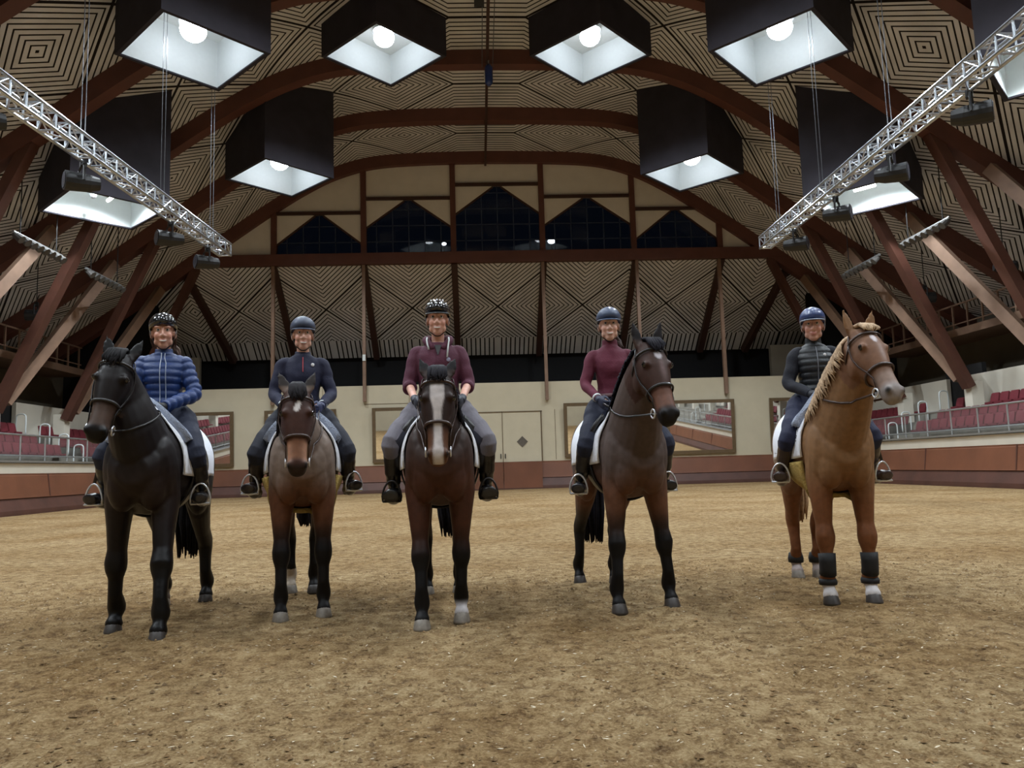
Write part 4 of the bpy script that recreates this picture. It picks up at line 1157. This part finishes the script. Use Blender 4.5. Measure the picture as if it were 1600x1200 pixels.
def coat_chestnut(V, ht, hy, hz):
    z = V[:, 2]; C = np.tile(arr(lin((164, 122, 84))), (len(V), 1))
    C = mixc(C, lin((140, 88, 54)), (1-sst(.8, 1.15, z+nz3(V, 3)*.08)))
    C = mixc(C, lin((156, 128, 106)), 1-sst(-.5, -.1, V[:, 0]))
    C = mixc(C, lin((138, 86, 54)), (1-sst(-.5, -.2, V[:, 0]))*(1-sst(.8, 1.1, z)))
    m = headmask(ht, hy, hz)
    C = mixc(C, lin((148, 106, 80)), np.where(m, sst(-.1, .05, ht), 0))
    C = mixc(C, lin((172, 146, 132)), np.where(m, sst(.62, .74, ht), 0)*.8)
    C = mixc(C, lin((176, 168, 166)), np.where(m, sst(.8, .9, ht), 0)*.8)
    C = mixc(C, arr(lin((232, 222, 226)))*1.3, np.where(m & (hz > .02), sst(.3, .6, np.exp(-((ht-.22)/.07)**2-((hy+.004)/.020)**2)), 0))
    C = mixc(C, lin((208, 184, 176)), np.where(m & (hz > .02), np.exp(-((ht-.42)/.12)**2-((hy-.01)/.014)**2)*.7, 0))
    w_ = (1-sst(.14, .18, z)); C = mixc(C, arr(lin((226, 220, 220)))*1.3, np.where(V[:, 0] > 0, w_, w_*.55))
    return C
# ================================================================== riders
M_TEETH = mat('teeth', (226, 218, 208), .3, var=.02)
M_EYEW = mat('eye_white', (206, 200, 196), .2, var=.02)
M_IRIS = mat('iris_brown', (40, 26, 20), .1, var=.02)

def skin_mat(name, rgb):
    m = coat_mat(name, .5, .4); b = m.node_tree.nodes['Principled BSDF']
    b.inputs['Subsurface Weight'].default_value = .08; b.inputs['Subsurface Radius'].default_value = (.012, .005, .003)
    return m

def build_rider(h, P):
    """pose in the horse's frame; returns dict with hand and stirrup places"""
    s0 = P.get('k', 1.0)
    base = dict(loc=tuple(h.org), rz=h.rz)
    x0 = -.06; yaw_t = P.get('torso_yaw', 0.0); lean = P.get('lean', 0.0); sl = P.get('side', 0.0)
    zs = 1.655                                          # seat height
    def TZ(z): return zs+z*s0
    Rt = Matrix.Rotation(yaw_t, 3, 'Z')
    def T(x, y, z):                                     # torso frame -> horse frame, z measured from the seat
        v = Rt @ Vector((x*s0, y*s0, 0)); g = max(0, z)
        return arr((x0+v[0]+lean*g, v[1]+sl*g, zs+z*s0))
    fem = P.get('fem', False)
    wsh = P.get('shoulder', .20)
    rings = [(.00, .165, .125, -.01), (.06, .185, .14, -.01), (.12, .18, .135, 0), (.20, .155 if not fem else .142, .115, .005), (.28, .16 if not fem else .148, .118, .01), (.36, .172 if not fem else .16, .125+(.012 if fem else 0), .012), (.43, .18, .125+(.008 if fem else 0), .008),
             (.49, .185, .112, 0), (.535, .165, .095, -.005), (.565, .12, .08, -.005), (.59, .075, .07, 0)]
    def torso(mb, g, z0=-1, z1=9, quilt=0, top=None, nn=26, per=.062):
        zz = [r[0] for r in rings]; R = []
        lo, hi = max(z0, zz[0]), min(z1, zz[-1]); nst = 60 if quilt else 16
        for i in range(nst+1):
            z = lo+(hi-lo)*i/nst; a = np.interp(z, zz, [r[1] for r in rings]); b = np.interp(z, zz, [r[2] for r in rings]); dx = np.interp(z, zz, [r[3] for r in rings])
            q = g+(quilt*(abs(math.sin(PI*z/per))**.7-.4) if quilt else 0)
            R.append([T(dx+(b+q)*math.sin(2*PI*j/nn), (a*wsh/.2+q)*math.cos(2*PI*j/nn), z) for j in range(nn)])
        mb.loft(R)
    # joints
    sh = [T(-.005, s*(wsh-.015), .49) for s in (-1, 1)]
    el = [arr(p) for p in P['elbow']]; ha = [arr(p) for p in P['hand']]
    hip = [T(.0, s*.10, .06) for s in (-1, 1)]
    kn = [arr(p) for p in P['knee']]; an = [arr(p) for p in P['ankle']]; toe = [arr(p) for p in P['toe']]
    neck0, neck1 = T(0, 0, .56), None
    hc = T(P.get('head_x', .035), P.get('head_y', 0), .768+P.get('head_up', 0)); hk = P.get('hk', 1.13)
    hy_, hpch = P.get('head_yaw', 0), P.get('head_pitch', 0); hrl = P.get('head_roll', 0)
    RH = np.array(Matrix.Rotation(hy_, 3, 'Z') @ Matrix.Rotation(hpch, 3, 'Y') @ Matrix.Rotation(hrl, 3, 'X'))
    def Hd(x, y, z): return hc+RH @ (arr((x, y, z))*hk)
    # ---------- body: one continuous skin
    mb = MB(); torso(mb, -.012)
    mb.tube([T(-.005, 0, .54), T(.0, 0, .60), Hd(-.012, 0, -.07), Hd(-.005, 0, -.03)], [.066, .056, .055, .06], 14)
    hl = lambda c, r, **k_: mb.ell(Hd(*c), tuple(q*hk for q in r), R=RH @ (k_.get('R') if k_.get('R') is not None else np.eye(3)))
    hl((-.012, 0, .045), (.098, .078, .092)); hl((.028, 0, -.03), (.066, .064, .098)); hl((.050, 0, -.098), (.036, .036, .030))
    for s in (-1, 1):
        hl((.058, s*.034, -.030), (.034, .030, .034)); hl((.082, s*.030, .034), (.018, .030, .011)); hl((-.012, s*.080, -.01), (.024, .012, .034)); hl((.02, s*.048, -.072), (.045, .018, .030))
    mb.tube([Hd(.088, 0, .022), Hd(.100, 0, -.006), Hd(.112, 0, -.030)], [.009, .011, .013], 10); hl((.106, 0, -.034), (.014, .015, .012))
    for s in (-1, 1): hl((.098, s*.013, -.037), (.010, .008, .008))
    hl((.088, 0, -.066), (.014, .028, .007)); hl((.086, 0, -.080), (.013, .023, .008))
    for i, s in enumerate((-1, 1)):
        d = unit(ha[i]-el[i])
        mb.tube([sh[i], sh[i]*.5+el[i]*.5, el[i], el[i]*.5+ha[i]*.5, ha[i]], [.050, .044, .040, .034, .026], 12)
        mb.tube([hip[i], hip[i]*.5+kn[i]*.5, kn[i], an[i]*.45+kn[i]*.55, an[i]], [.085, .075, .055, .050, .035], 12)
        mb.tube([an[i]+arr((0, 0, -.0)), an[i]*.6+toe[i]*.4-arr((0, 0, .025)), toe[i]], [.034, .032, .022], 10)
        hand_shape(mb, ha[i], d, s, .92)
    V, me = remesh(mb, .0078, 3, .5)
    Q = (V-hc) @ RH/hk                                  # head-local
    C = np.tile(arr(lin(P.get('skin', (206, 160, 138)))), (len(V), 1))
    face = (Q[:, 2] > -.14) & (np.abs(Q[:, 1]) < .09) & (np.abs(Q[:, 2]) < .16)
    def blob(c, r): return np.exp(-sum(((Q[:, k_]-c[k_])/r[k_])**2 for k_ in range(3)))
    lips = blob((.095, 0, -.066), (.02, .026, .007))+blob((.093, 0, -.080), (.02, .022, .006))
    C = mixc(C, lin((168, 92, 88)), np.where(face, np.clip(lips, 0, 1), 0)*.8)
    for s in (-1, 1): C = mixc(C, lin((214, 138, 120)), np.where(face, blob((.07, s*.045, -.03), (.03, .025, .022)), 0)*.5)
    for s in (-1, 1): C = mixc(C, lin((120, 84, 70)), np.where(face, blob((.085, s*.032, .012), (.02, .02, .010)), 0)*.6)
    paint(me, C)
    o = link('person', me, skin_mat('skin_'+P['cname'], None), None, smooth=True, **base)
    tag(o, P['label'], 'person')
    # ---------- eyes, brows, teeth, hair
    for s in (-1, 1):
        q = MB(); q.ell(Hd(.081, s*.032, .012), (.012*hk,)*3, 12, 8); e = obj('eye', q, [M_EYEW, M_IRIS], o, smooth=True)
        fx = RH @ arr((1, 0, 0)); c = Hd(.081, s*.032, .012)
        for pl in e.data.polygons:
            if (arr(pl.center)-c).dot(fx) > .0090*hk: pl.material_index = 1
        q = MB(); q.tube([Hd(.090, s*.014, .034), Hd(.094, s*.032, .041), Hd(.080, s*.054, .033)], [(.004, .004), (.004, .0055), (.003, .003)], 6); obj('eyebrow', q, mat('brow_hair', P.get('hair', (60, 42, 32)), .7), o)
    if P.get('smile', True):
        q = MB(); q.tube([Hd(.088, -.024, -.068), Hd(.0985, -.012, -.0735), Hd(.101, 0, -.0745), Hd(.0985, .012, -.0735), Hd(.088, .024, -.068)], [(.004, .003), (.005, .006), (.005, .0066), (.005, .006), (.004, .003)], 8, up=(0, 0, 1)); obj('teeth', q, M_TEETH, o, smooth=True)
    hm = mat('hair_'+P['cname'], P.get('hair', (60, 42, 32)), .6, var=.3, scale=40)
    q = MB(); rn = random.Random(P['seed'])
    for i in range(44):
        t = -PI*.5+PI*(i/43)                             # around the back from ear to ear
        a_ = PI+t*.92; r0 = (.090, .084)
        p0 = (-.012+r0[0]*math.cos(a_), r0[1]*math.sin(a_), .05); ln = P.get('hair_len', .08)*(.8+.4*rn.random())
        q.tube([Hd(*p0), Hd(p0[0]*1.06, p0[1]*1.04, .0), Hd(p0[0]*1.04, p0[1]*1.05, .03-ln)], [.012, .014, .004], 6)
    if P.get('ponytail'):
        py = P['ponytail']
        for i in range(18):
            q.tube([Hd(-.10, 0, -.02), Hd(-.13+rn.uniform(-.02, .02), py*.05, -.05), Hd(-.12, py*.085+rn.uniform(-.02, .02), -.11), Hd(-.09+rn.uniform(-.02, .02), py*.105+rn.uniform(-.02, .02), -.17)], [.012, .016, .014, .003], 6)
    obj('hair', q, hm, o, smooth=True)
    # ---------- helmet
    hel = P['helmet']; hmat = mat('helmet_'+P['cname'], hel['rgb'], hel.get('rough', .35), var=.05, coat=hel.get('coat', .3))
    q = MB(); R = []
    for i in range(11):
        ph = PI/2*i/10; z = .062+.098*math.sin(ph)
        rr = max(.03, math.cos(ph))
        R.append([Hd(-.012+(.122+.010*math.cos(t))*rr*math.cos(t), .102*rr*math.sin(t), z+(.012*math.cos(t)*(1-i/10))) for t in [2*PI*j/28 for j in range(28)]])
    low = [Hd(-.012+.120*math.cos(t), .099*math.sin(t), .028-.050*max(0, -math.cos(t))+.020*max(0, math.cos(t))) for t in [2*PI*j/28 for j in range(28)]]
    inner = [Hd(-.012+.108*math.cos(t), .088*math.sin(t), .030-.050*max(0, -math.cos(t))+.024*max(0, math.cos(t))) for t in [2*PI*j/28 for j in range(28)]]
    q.loft([inner, low]+R); he = obj('helmet', q, hmat, o, smooth=True)
    if hel.get('visor', True):
        q = MB(); R = []
        for j in range(15):
            t = -1.15+2.3*j/14; e_ = hel.get('visor_len', .045)*math.cos(t*1.25)**.7 if abs(t*1.25) < PI/2 else 0
            i_ = Hd(-.012+.118*math.cos(t), .099*math.sin(t), .050); u_ = Hd(-.012+(.124+e_)*math.cos(t), (.102+e_*.4)*math.sin(t), .046-.010*math.cos(t)); v_ = Hd(-.012+(.124+e_)*math.cos(t), (.102+e_*.4)*math.sin(t), .040-.010*math.cos(t)); k_ = Hd(-.012+.118*math.cos(t), .099*math.sin(t), .038)
            R.append([i_, u_, v_, k_])
        q.loft(R); obj('visor', q, mat('visor_'+P['cname'], hel.get('visor_rgb', hel['rgb']), .4), he, smooth=True)
    if hel.get('glints'):  # bright beads model lamp reflections on the glossy shell
        for k_ in range(-2, 3):
            q = MB(); a_ = k_*.42
            for ph in (.5, .95):
                q.ell(Hd(-.012+.128*math.cos(ph)*math.cos(a_), .106*math.cos(ph)*math.sin(a_), .066+.098*math.sin(ph)), (.012, .007, .012))
            obj('glint', q, M_CHROME, he, smooth=True)
    if hel.get('badge'):
        q = MB(); q.ell(Hd(.108, 0, .088), (.006, .018, .006)); obj('badge', q, M_LINING, he)
    q = MB()
    for s in (-1, 1): q.tube([Hd(-.01, s*.094, .04), Hd(.012, s*.083, -.03), Hd(.030, s*.058, -.095), Hd(.040, s*.02, -.128), Hd(.042, 0, -.131)], [(.003, .009)]*5, 6)
    obj('chin_strap', q, M_LEATHER, he, smooth=True)
    # ---------- top
    top = P['top']; tm = mat('top_'+P['cname'], top['rgb'], top.get('rough', .8), var=.08, bump=top.get('bump', .15), bscale=70, sheen=top.get('sheen', 0.0))
    sm = tm if 'sleeve_rgb' not in top else mat('sleeve_'+P['cname'], top['sleeve_rgb'], .85, var=.08, bump=.15, bscale=70)
    qa = top.get('quilt', 0); g = top.get('g', .012)
    body = MB(); torso(body, g, top.get('z0', .06), .60, qa)
    if top.get('collar', True):
        cz = top.get('collar_z', .635)
        body.tube([T(-.005, 0, .55), T(.0, 0, .60), T(.006, 0, cz)], [.092, .074, .068], 18)
    sl_mb = body if sm is tm else MB()
    for i in (0, 1):
        end = top.get('sleeve', 1.0)
        P_ = smooth_path([T(0, (-1, 1)[i]*.09, .475), sh[i], sh[i]*.5+el[i]*.5+arr((0, (-1, 1)[i]*.008, 0)), el[i], el[i]*.5+ha[i]*.5, ha[i]*.97+el[i]*.03], 10)
        n_ = int(len(P_)*(.60+.40*end)) if end < 1 else len(P_)-1
        P_ = P_[:n_+1]; rr = np.interp(np.linspace(0, n_/50, len(P_)), [0, .2, .4, .6, .8, 1], [.085, .078, .064, .058, .050, .040])
        rr = [float(r_)*top.get('sleeve_k', 1)+(qa*(abs(math.sin(j*PI/4.0))**.7-.4) if qa and sm is tm else 0) for j, r_ in enumerate(rr)]
        if end < 1: rr[-3:] = [rr[-4]+.006]*2+[rr[-4]-.004]
        sl_mb.tube(P_, rr, 16)
    def cloth(name, q, m, vox=.0085, wr=.006, ws=9, it=2, par=o):
        V_, m_ = remesh(q, vox, it, .5)
        if wr: wrinkle(m_, V_, wr, ws, P['seed'])
        return link(name, m_, m, par, smooth=True)
    if sm is not tm: cloth('sleeves', sl_mb, sm)
    tp = cloth(top['name'], body, tm, .0075 if qa else .0085, 0 if qa else .007, 9, 1 if qa else 2)
    tp['label'] = top['label']
    fx = lambda z, y, e_=0: T(np.interp(z, [r[0] for r in rings], [r[3] for r in rings])+(np.interp(z, [r[0] for r in rings], [r[2] for r in rings])+g+.006+e_)*math.sqrt(max(0, 1-(y/(np.interp(z, [r[0] for r in rings], [r[1] for r in rings])*wsh/.2+g))**2)), y, z)
    if top.get('zip'):
        for y_, c_, za, zb in top['zip']:
            q = MB(); q.tube([fx(z, y_*(1-.4*(z > .52))) for z in np.linspace(za, zb, 12)], [(.004, .005)]*12, 6); obj('zip', q, mat('zip_'+P['cname'], c_, .4), tp)
    if top.get('logo'):
        y_, z_, r_ = top['logo']; q = MB(); q.ell(fx(z_, y_), (.006, r_, r_)); obj('logo_patch', q, mat('patch_'+P['cname'], top.get('logo_rgb', (222, 222, 226)), .6), tp)
    if top.get('hood'):
        q = MB()
        for s in (-1, 1): q.tube(smooth_path([T(-.07, s*.02, .615), T(-.055, s*.080, .635), T(.012, s*.100, .612), T(.070, s*.072, .57), T(.10, s*.03, .52)], 4), [.02]+[.034]*15+[.022], 12)
        q.ell(T(-.10, 0, .55), (.05, .11, .07)); cloth('hood', q, tm, .0085, .004)
        for s, z1 in ((-1, .52), (1, .45)):
            q = MB(); q.tube([T(.050, s*.090, .630), T(.085, s*.092, .605), T(.120, s*.086, .56), fx(z1, s*.075, .012)], .0075, 6); obj('drawstring', q, M_LINING, tp, smooth=True)
        q = MB(); q.loft([[fx(.56, -.03, .0), fx(.56, .03, .0), fx(.47, .002, .004), fx(.47, -.002, .004)], [fx(.56, -.03, .006), fx(.56, .03, .006), fx(.47, .002, .008), fx(.47, -.002, .008)]]); obj('neck_opening', q, M_LEATHER, tp)
    if top.get('belt'):
        q = MB(); zz = .135
        q.tube([T(.003+.142*math.sin(2*PI*j/28), .186*math.cos(2*PI*j/28), zz) for j in range(29)], [(.006, .016)]*29, 6); obj('belt', q, mat('belt_'+P['cname'], (120, 92, 96), .5), o)
        q = MB(); q.box(T(.150, 0, zz), (.012, .05, .04)); obj('belt_buckle', q, M_CHROME, o)
    # ---------- breeches and boots
    br = P['breeches']; bm_ = mat('breeches_'+P['cname'], br, .8, var=.08, bump=.12, bscale=60)
    q = MB()
    torso(q, .006, -1, .14)
    q.ell(T(-.02, 0, .03), (.13, .17, .075))
    for i in (0, 1):
        m_ = hip[i]*.5+kn[i]*.5+arr((0, (-1, 1)[i]*.012, .012))
        q.tube(smooth_path([hip[i], hip[i]*.75+kn[i]*.25+arr((0, (-1, 1)[i]*.02, .012)), m_, kn[i], kn[i]*.7+an[i]*.3], 4), [.110]*2+[.112]*3+[.106]*3+[.094]*3+[.080]*3+[.072]*2+[.064], 16)
    bo = cloth('breeches', q, bm_, .009, .006, 8)
    if P.get('seat_patch'):
        for i, s in enumerate((-1, 1)):
            q = MB(); q.tube([hip[i]*.7+kn[i]*.3+arr((.01, -s*.034, -.02)), hip[i]*.35+kn[i]*.65+arr((.015, -s*.032, -.01)), kn[i]+arr((.004, -s*.024, -.01)), kn[i]*.75+an[i]*.25+arr((0, -s*.014, 0))], [.088, .083, .070, .064], 14); obj('knee_patch', q, mat('patch2_'+P['cname'], P['seat_patch'], .8), bo, smooth=True)
    fk = P.get('foot_k', 1.3)
    bt = mat('boots_'+P['cname'], P.get('boots', (24, 22, 24)), .28, var=.12, scale=14, coat=.25)
    for i, s in enumerate((-1, 1)):
        q = MB(); k_ = kn[i]*.86+an[i]*.14
        q.tube(smooth_path([k_, kn[i]*.62+an[i]*.38, kn[i]*.3+an[i]*.7, an[i]+arr((0, 0, .03))], 4), [.076]*2+[.074]*3+[.070]*3+[.060]*3+[.050]*2, 16)
        fwd = toe[i]-an[i]; fwd[2] = 0; fwd = unit(fwd)
        heel = an[i]-fwd*.045-arr((0, 0, .085)); tt = toe[i]
        q.tube([an[i]+arr((0, 0, .05)), an[i]-arr((0, 0, .02)), heel+arr((0, 0, .03))+fwd*.02], [.050, .048, .044], 14)
        q.tube(smooth_path([heel+fwd*.005+arr((0, 0, .030)), heel+fwd*.07+arr((0, 0, .036)), heel*.35+tt*.65+arr((0, 0, .012)), tt+arr((0, 0, .0)), tt+fwd*.035-arr((0, 0, .004))], 4), [(a_*fk, b_*fk) for a_, b_ in [(.038, .036)]*4+[(.044, .044)]*4+[(.050, .040)]*4+[(.047, .035)]*4+[(.024, .020)]], 14, up=(0, 0, 1))
        V_, m_ = remesh(q, .0075, 2, .5); b_ = link('boot', m_, bt, o, smooth=True)
        q = MB(); q.tube([heel+arr((0, 0, -.004))-fwd*.005, heel+fwd*.1+arr((0, 0, -.0)), heel*.3+tt*.7-arr((0, 0, .024)), tt+fwd*.03-arr((0, 0, .026))], [(.036, .010), (.034, .009), (.046, .009), (.026, .008)], 12, up=(0, 0, 1)); obj('sole', q, M_BOOTGUARD, b_, smooth=True)
    # ---------- gloves
    gm = mat('gloves_'+P['cname'], P.get('gloves', (26, 26, 30)), .6, var=.1)
    for i, s in enumerate((-1, 1)):
        q = MB(); d = unit(ha[i]-el[i]); hand_shape(q, ha[i], d, s, 1.12); q.tube([ha[i]-d*.05, ha[i]-d*.01, ha[i]+d*.03], [.036, .034, .034], 12)
        V_, m_ = remesh(q, .0055, 2, .5); gl = link('glove', m_, gm, o, smooth=True)
        if P.get('cuff'):
            c_ = MB(); c_.tube([ha[i]-d*.045, ha[i]-d*.028], [.041, .041], 14); obj('cuff', c_, M_LINING, gl, smooth=True)
    st = []
    for i, s in enumerate((-1, 1)):
        fwd = toe[i]-an[i]; fwd[2] = 0
        st.append((s, toe[i]-unit(fwd)*.028-arr((0, 0, .030)), fwd))
    return {'hands': [ha[i]+unit(ha[i]-el[i])*.06 for i in (0, 1)], 'stirrups': st}

def hand_shape(mb, w_, d, s, k):
    """a fist round the reins: palm, four bent fingers of unequal length and a thumb on top.  s: -1 right, 1 left hand"""
    up = arr((0, 0, 1.)); up = unit(up-d*up.dot(d)); inn = unit(np.cross(up, d))*(-s)
    if inn[1]*s > 0: inn = -inn
    def p(a, b, c): return w_+(d*a+up*b+inn*c)*k
    mb.tube([p(-.01, 0, 0), p(.03, .002, 0), p(.075, .004, .002), p(.10, .004, .006)], [(.020*k, .030*k), (.019*k, .040*k), (.018*k, .044*k), (.014*k, .040*k)], 14, up=up)
    for q, (b, ln, r) in enumerate(((.034, .042, .0105), (.012, .047, .011), (-.011, .043, .0105), (-.032, .034, .0092))):
        mb.tube([p(.085, b, .004), p(.108, b, .010), p(.112, b, .030), p(.108-ln*.25, b-.002, .047), p(.104-ln*.9, b-.003, .046), p(.098-ln*1.0, b-.003, .034)], [r*k, r*k, r*k, r*.95*k, r*.9*k, r*.6*k], 8)
    mb.tube([p(.018, .026, .010), p(.045, .047, .020), p(.075, .054, .026), p(.100, .050, .026)], [.013*k, .013*k, .0115*k, .007*k], 8)
# ================================================================== the five pairs
def pair(S, P):
    h = build_horse(S); who = build_rider(h, P); tack(h, who); return h
def sym(x, y, z, dl=0, dr=0): return [(x, -y+dr, z), (x, y+dl, z)]

pair(dict(label='near-black horse at the left end of the row, brown muzzle', short='near-black horse', cname='dark_horse', seed=1, face_body=(.21, -1.55), front_mid=(-2.62, 6.07),
          fore=[(.39, -.22), (.80, .21)], hind=[(-.84, -.17), (-.92, .19)], poll=(-2.66, 5.78, 2.06), muzzle=(-2.70, 5.52, 1.46), face=(.16, -1), coat=coat_dark, hair=(20, 18, 20),
          mane_side=-1, bridle_col='black', fleece=True, ear_out=.34, tail_z=.38, tail_y=.0, hind_hoof='pd', leg_k=1.12, neck_k=1.15, coat_k=.40, rough=.45),
     dict(label='person in blue quilted jacket and black helmet riding the near-black horse', cname='blue', seed=11, k=.98, fem=True, shoulder=.175, torso_yaw=.12, side=-.02, lean=-.02, head_yaw=.20, head_roll=.04, head_x=.05,
          elbow=[(.10, -.235, 1.88), (.0, .255, 1.87)], hand=[(.34, -.10, 1.74), (.31, .09, 1.74)], knee=sym(.32, .345, 1.37), ankle=[(.10, -.385, 1.03), (.10, .36, 1.02)], toe=[(.27, -.45, 1.01), (.26, .37, 0.99)],
          skin=(198, 150, 130), hair=(78, 54, 40), hair_len=.11, ponytail=1, helmet=dict(rgb=(20, 22, 26), rough=.18, coat=.8, visor=False), 
          top=dict(name='quilted_jacket', label='blue quilted jacket with pale zips', rgb=(24, 52, 106), rough=.5, quilt=.014, g=.022, z0=.03, sleeve_k=1.0, zip=[(-.012, (170, 180, 200), .05, .585), (.034, (150, 160, 180), .05, .585)]),
          breeches=(21, 27, 48), boots=(22, 20, 24)))

pair(dict(label='clipped bay horse with grey-brown body and small white star, second from left', short='clipped bay horse with the small star', cname='clipped_bay', seed=2, face_body=(.33, -1.5), front_mid=(-1.48, 6.515),
          fore=[(.63, -.170), (.57, .170)], hind=[(-.86, -.12), (-.80, .10)], poll=(-1.41, 6.02, 1.80), muzzle=(-1.355, 5.80, 1.15), face=(.22, -1), coat=coat_clip_bay, hair=(30, 27, 30), 
          mane_side=-1, bridle_col='brown', fleece=True, belly='yellow', ear_out=.42, ear_fwd=.1, ear_len=.19, tail_z=.62, tail_y=.06, hind_hoof='pd', fore_hoof='pp', coat_k=.86),
     dict(label='person in navy quarter-zip top and dark blue helmet, second rider from left', cname='navy', seed=12, k=1.02, fem=True, shoulder=.182, torso_yaw=.0, head_yaw=.05, head_x=.04,
          elbow=[(.0, -.25, 1.89), (.0, .25, 1.89)], hand=[(.30, -.16, 1.755), (.30, .16, 1.755)], knee=sym(.30, .375, 1.37), ankle=sym(.10, .40, 1.06), toe=[(.25, -.45, 1.05), (.25, .45, 1.05)],
          skin=(210, 164, 144), hair=(58, 42, 34), hair_len=.05, helmet=dict(rgb=(52, 62, 84), rough=.55, badge=True, visor_len=.02),
          top=dict(name='zip_top', label='navy quarter-zip top with red zip', rgb=(15, 18, 47), g=.014, z0=.03, zip=[(0, (170, 60, 66), .42, .56)], logo=(.085, .49, .016), sleeve_k=.97, collar_z=.625),
          breeches=(27, 29, 42), boots=(30, 22, 22), gloves=(40, 48, 84), cuff=True))

pair(dict(label='bay horse with a broad white blaze in the middle of the row', short='bay horse with the broad blaze', cname='blazed_bay', seed=3, face_body=(.065, -1.56), front_mid=(-.315, 6.04),
          fore=[(.71, -.150), (.49, .150)], hind=[(-.90, -.15), (-.90, .15)], poll=(-.29, 5.52, 1.84), muzzle=(-.285, 5.28, 1.18), face=(.03, -1), coat=coat_bay, hair=(26, 24, 30), 
          mane_side=1, bridle_col='brown', fleece=False, ear_out=.42, ear_fwd=.05, ear_len=.16, tail_z=.50, tail_y=.09, fore_hoof='pp', hind_hoof='pp', dark_irons=True, coat_k=.46, forelock=.08),
     dict(label='person in burgundy hooded top, grey breeches and black helmet, middle of the row', cname='hoodie', seed=13, k=1.04, foot_k=1.5, shoulder=.188, head_yaw=-.03, head_x=.05, head_up=.01,
          elbow=[(.0, -.255, 1.90), (.0, .255, 1.90)], hand=[(.32, -.19, 1.735), (.32, .19, 1.735)], knee=sym(.33, .385, 1.40), ankle=sym(.13, .385, 1.00), toe=[(.31, -.395, .965), (.31, .395, .965)],
          skin=(212, 164, 146), hair=(50, 36, 30), hair_len=.05, helmet=dict(rgb=(16, 18, 22), rough=.15, coat=1.0, glints=True, visor_len=.02),
          top=dict(name='hooded_top', label='burgundy hooded top with pushed-up sleeves and white drawstrings', rgb=(80, 32, 52), g=.022, z0=.02, hood=True, sleeve=.22, sleeve_k=1.0, logo=(.085, .43, .018), logo_rgb=(150, 150, 176), collar=False),
          breeches=(104, 100, 108), seat_patch=(30, 30, 42), boots=(18, 17, 20), gloves=(42, 44, 54)))

pair(dict(label='dark clipped bay horse turning its head, black muzzle and white star', short='dark bay horse with the turned head', cname='dark_clipped_bay', seed=4, face_body=(.13, -1.65), front_mid=(1.30, 6.355),
          fore=[(.67, -.22), (.53, .26)], hind=[(-.95, -.20), (-.86, .14)], poll=(1.315, 5.78, 2.055), muzzle=(1.375, 5.50, 1.50), face=(.22, -.98), coat=coat_clip_dark, hair=(24, 22, 30), 
          mane_side=-1, mane_len=.12, bridle_col='black', fleece=False, ear_out=.26, ear_len=.215, ear_fwd=.5, tail_z=.36, tail_y=-.02, fore_hoof='dd', coat_k=.64, neck_k=1.25),
     dict(label='person in burgundy turtleneck and blue-grey helmet, second rider from right', cname='turtleneck', seed=14, k=1.02, fem=True, shoulder=.175, torso_yaw=-.10, side=-.03, head_yaw=-.18, head_x=.04,
          elbow=[(-.03, -.265, 1.90), (.05, .24, 1.90)], hand=[(.22, -.21, 1.74), (.30, .12, 1.74)], knee=sym(.30, .35, 1.36), ankle=sym(.10, .38, 1.00), toe=[(.25, -.43, .97), (.25, .39, .97)],
          skin=(214, 172, 154), hair=(62, 44, 38), hair_len=.06, ponytail=1, smile=True, helmet=dict(rgb=(58, 72, 100), rough=.4, badge=True, visor_len=.025),
          top=dict(name='turtleneck', label='burgundy turtleneck jumper', rgb=(90, 24, 46), g=.008, z0=.10, sleeve_k=.88, belt=True, collar_z=.65),
          breeches=(20, 25, 46), boots=(22, 22, 28), gloves=(30, 36, 60), cuff=True))

pair(dict(label='chestnut horse with flaxen mane and white pasterns at the right end', short='chestnut horse', cname='chestnut', seed=5, face_body=(-.26, -1.5), front_mid=(3.015, 6.315),
          fore=[(.63, -.175), (.57, .175)], hind=[(-.84, -.10), (-.84, .10)], poll=(2.985, 5.78, 2.12), muzzle=(3.00, 5.45, 1.665), face=(.10, -1), coat=coat_chestnut, hair=(176, 150, 122), tailcol=(160, 130, 98), 
          mane_side=-1, mane_len=.30, bridle_col='brown', fleece=True, belly='yellow', ear_out=.30, ear_len=.215, ear_fwd=.62, dark_ears=False, coat_k=.58, leg_k=1.06, neck_k=1.25, tail_z=.50, tail_y=-.02, fore_hoof='dd', hind_hoof='pp', guards=True, cloth_marks=True, forelock=.06),
     dict(label='person in black quilted vest, dark neck warmer and blue helmet, rightmost rider', cname='vest', seed=15, k=.955, fem=True, shoulder=.175, torso_yaw=-.08, side=.01, head_yaw=-.24, head_x=.04, smile=False,
          elbow=[(-.01, -.245, 1.86), (.05, .235, 1.86)], hand=[(.26, -.12, 1.735), (.28, .10, 1.735)], knee=sym(.30, .35, 1.36), ankle=sym(.08, .385, 1.03), toe=[(.24, -.43, 1.015), (.25, .45, 1.005)],
          skin=(196, 150, 134), hair=(40, 32, 30), hair_len=.05, helmet=dict(rgb=(48, 66, 112), rough=.3, coat=.5, visor_len=.05, visor_rgb=(120, 128, 144)),
          top=dict(name='quilted_vest', label='black quilted vest over navy sleeves', rgb=(22, 25, 30), rough=.45, quilt=.012, g=.022, z0=.03, sleeve_rgb=(16, 18, 30), zip=[(.005, (110, 112, 120), .05, .56)], logo=(.075, .475, .014), collar_z=.66),
          breeches=(21, 26, 54), boots=(46, 32, 30), gloves=(26, 28, 36), cuff=False))
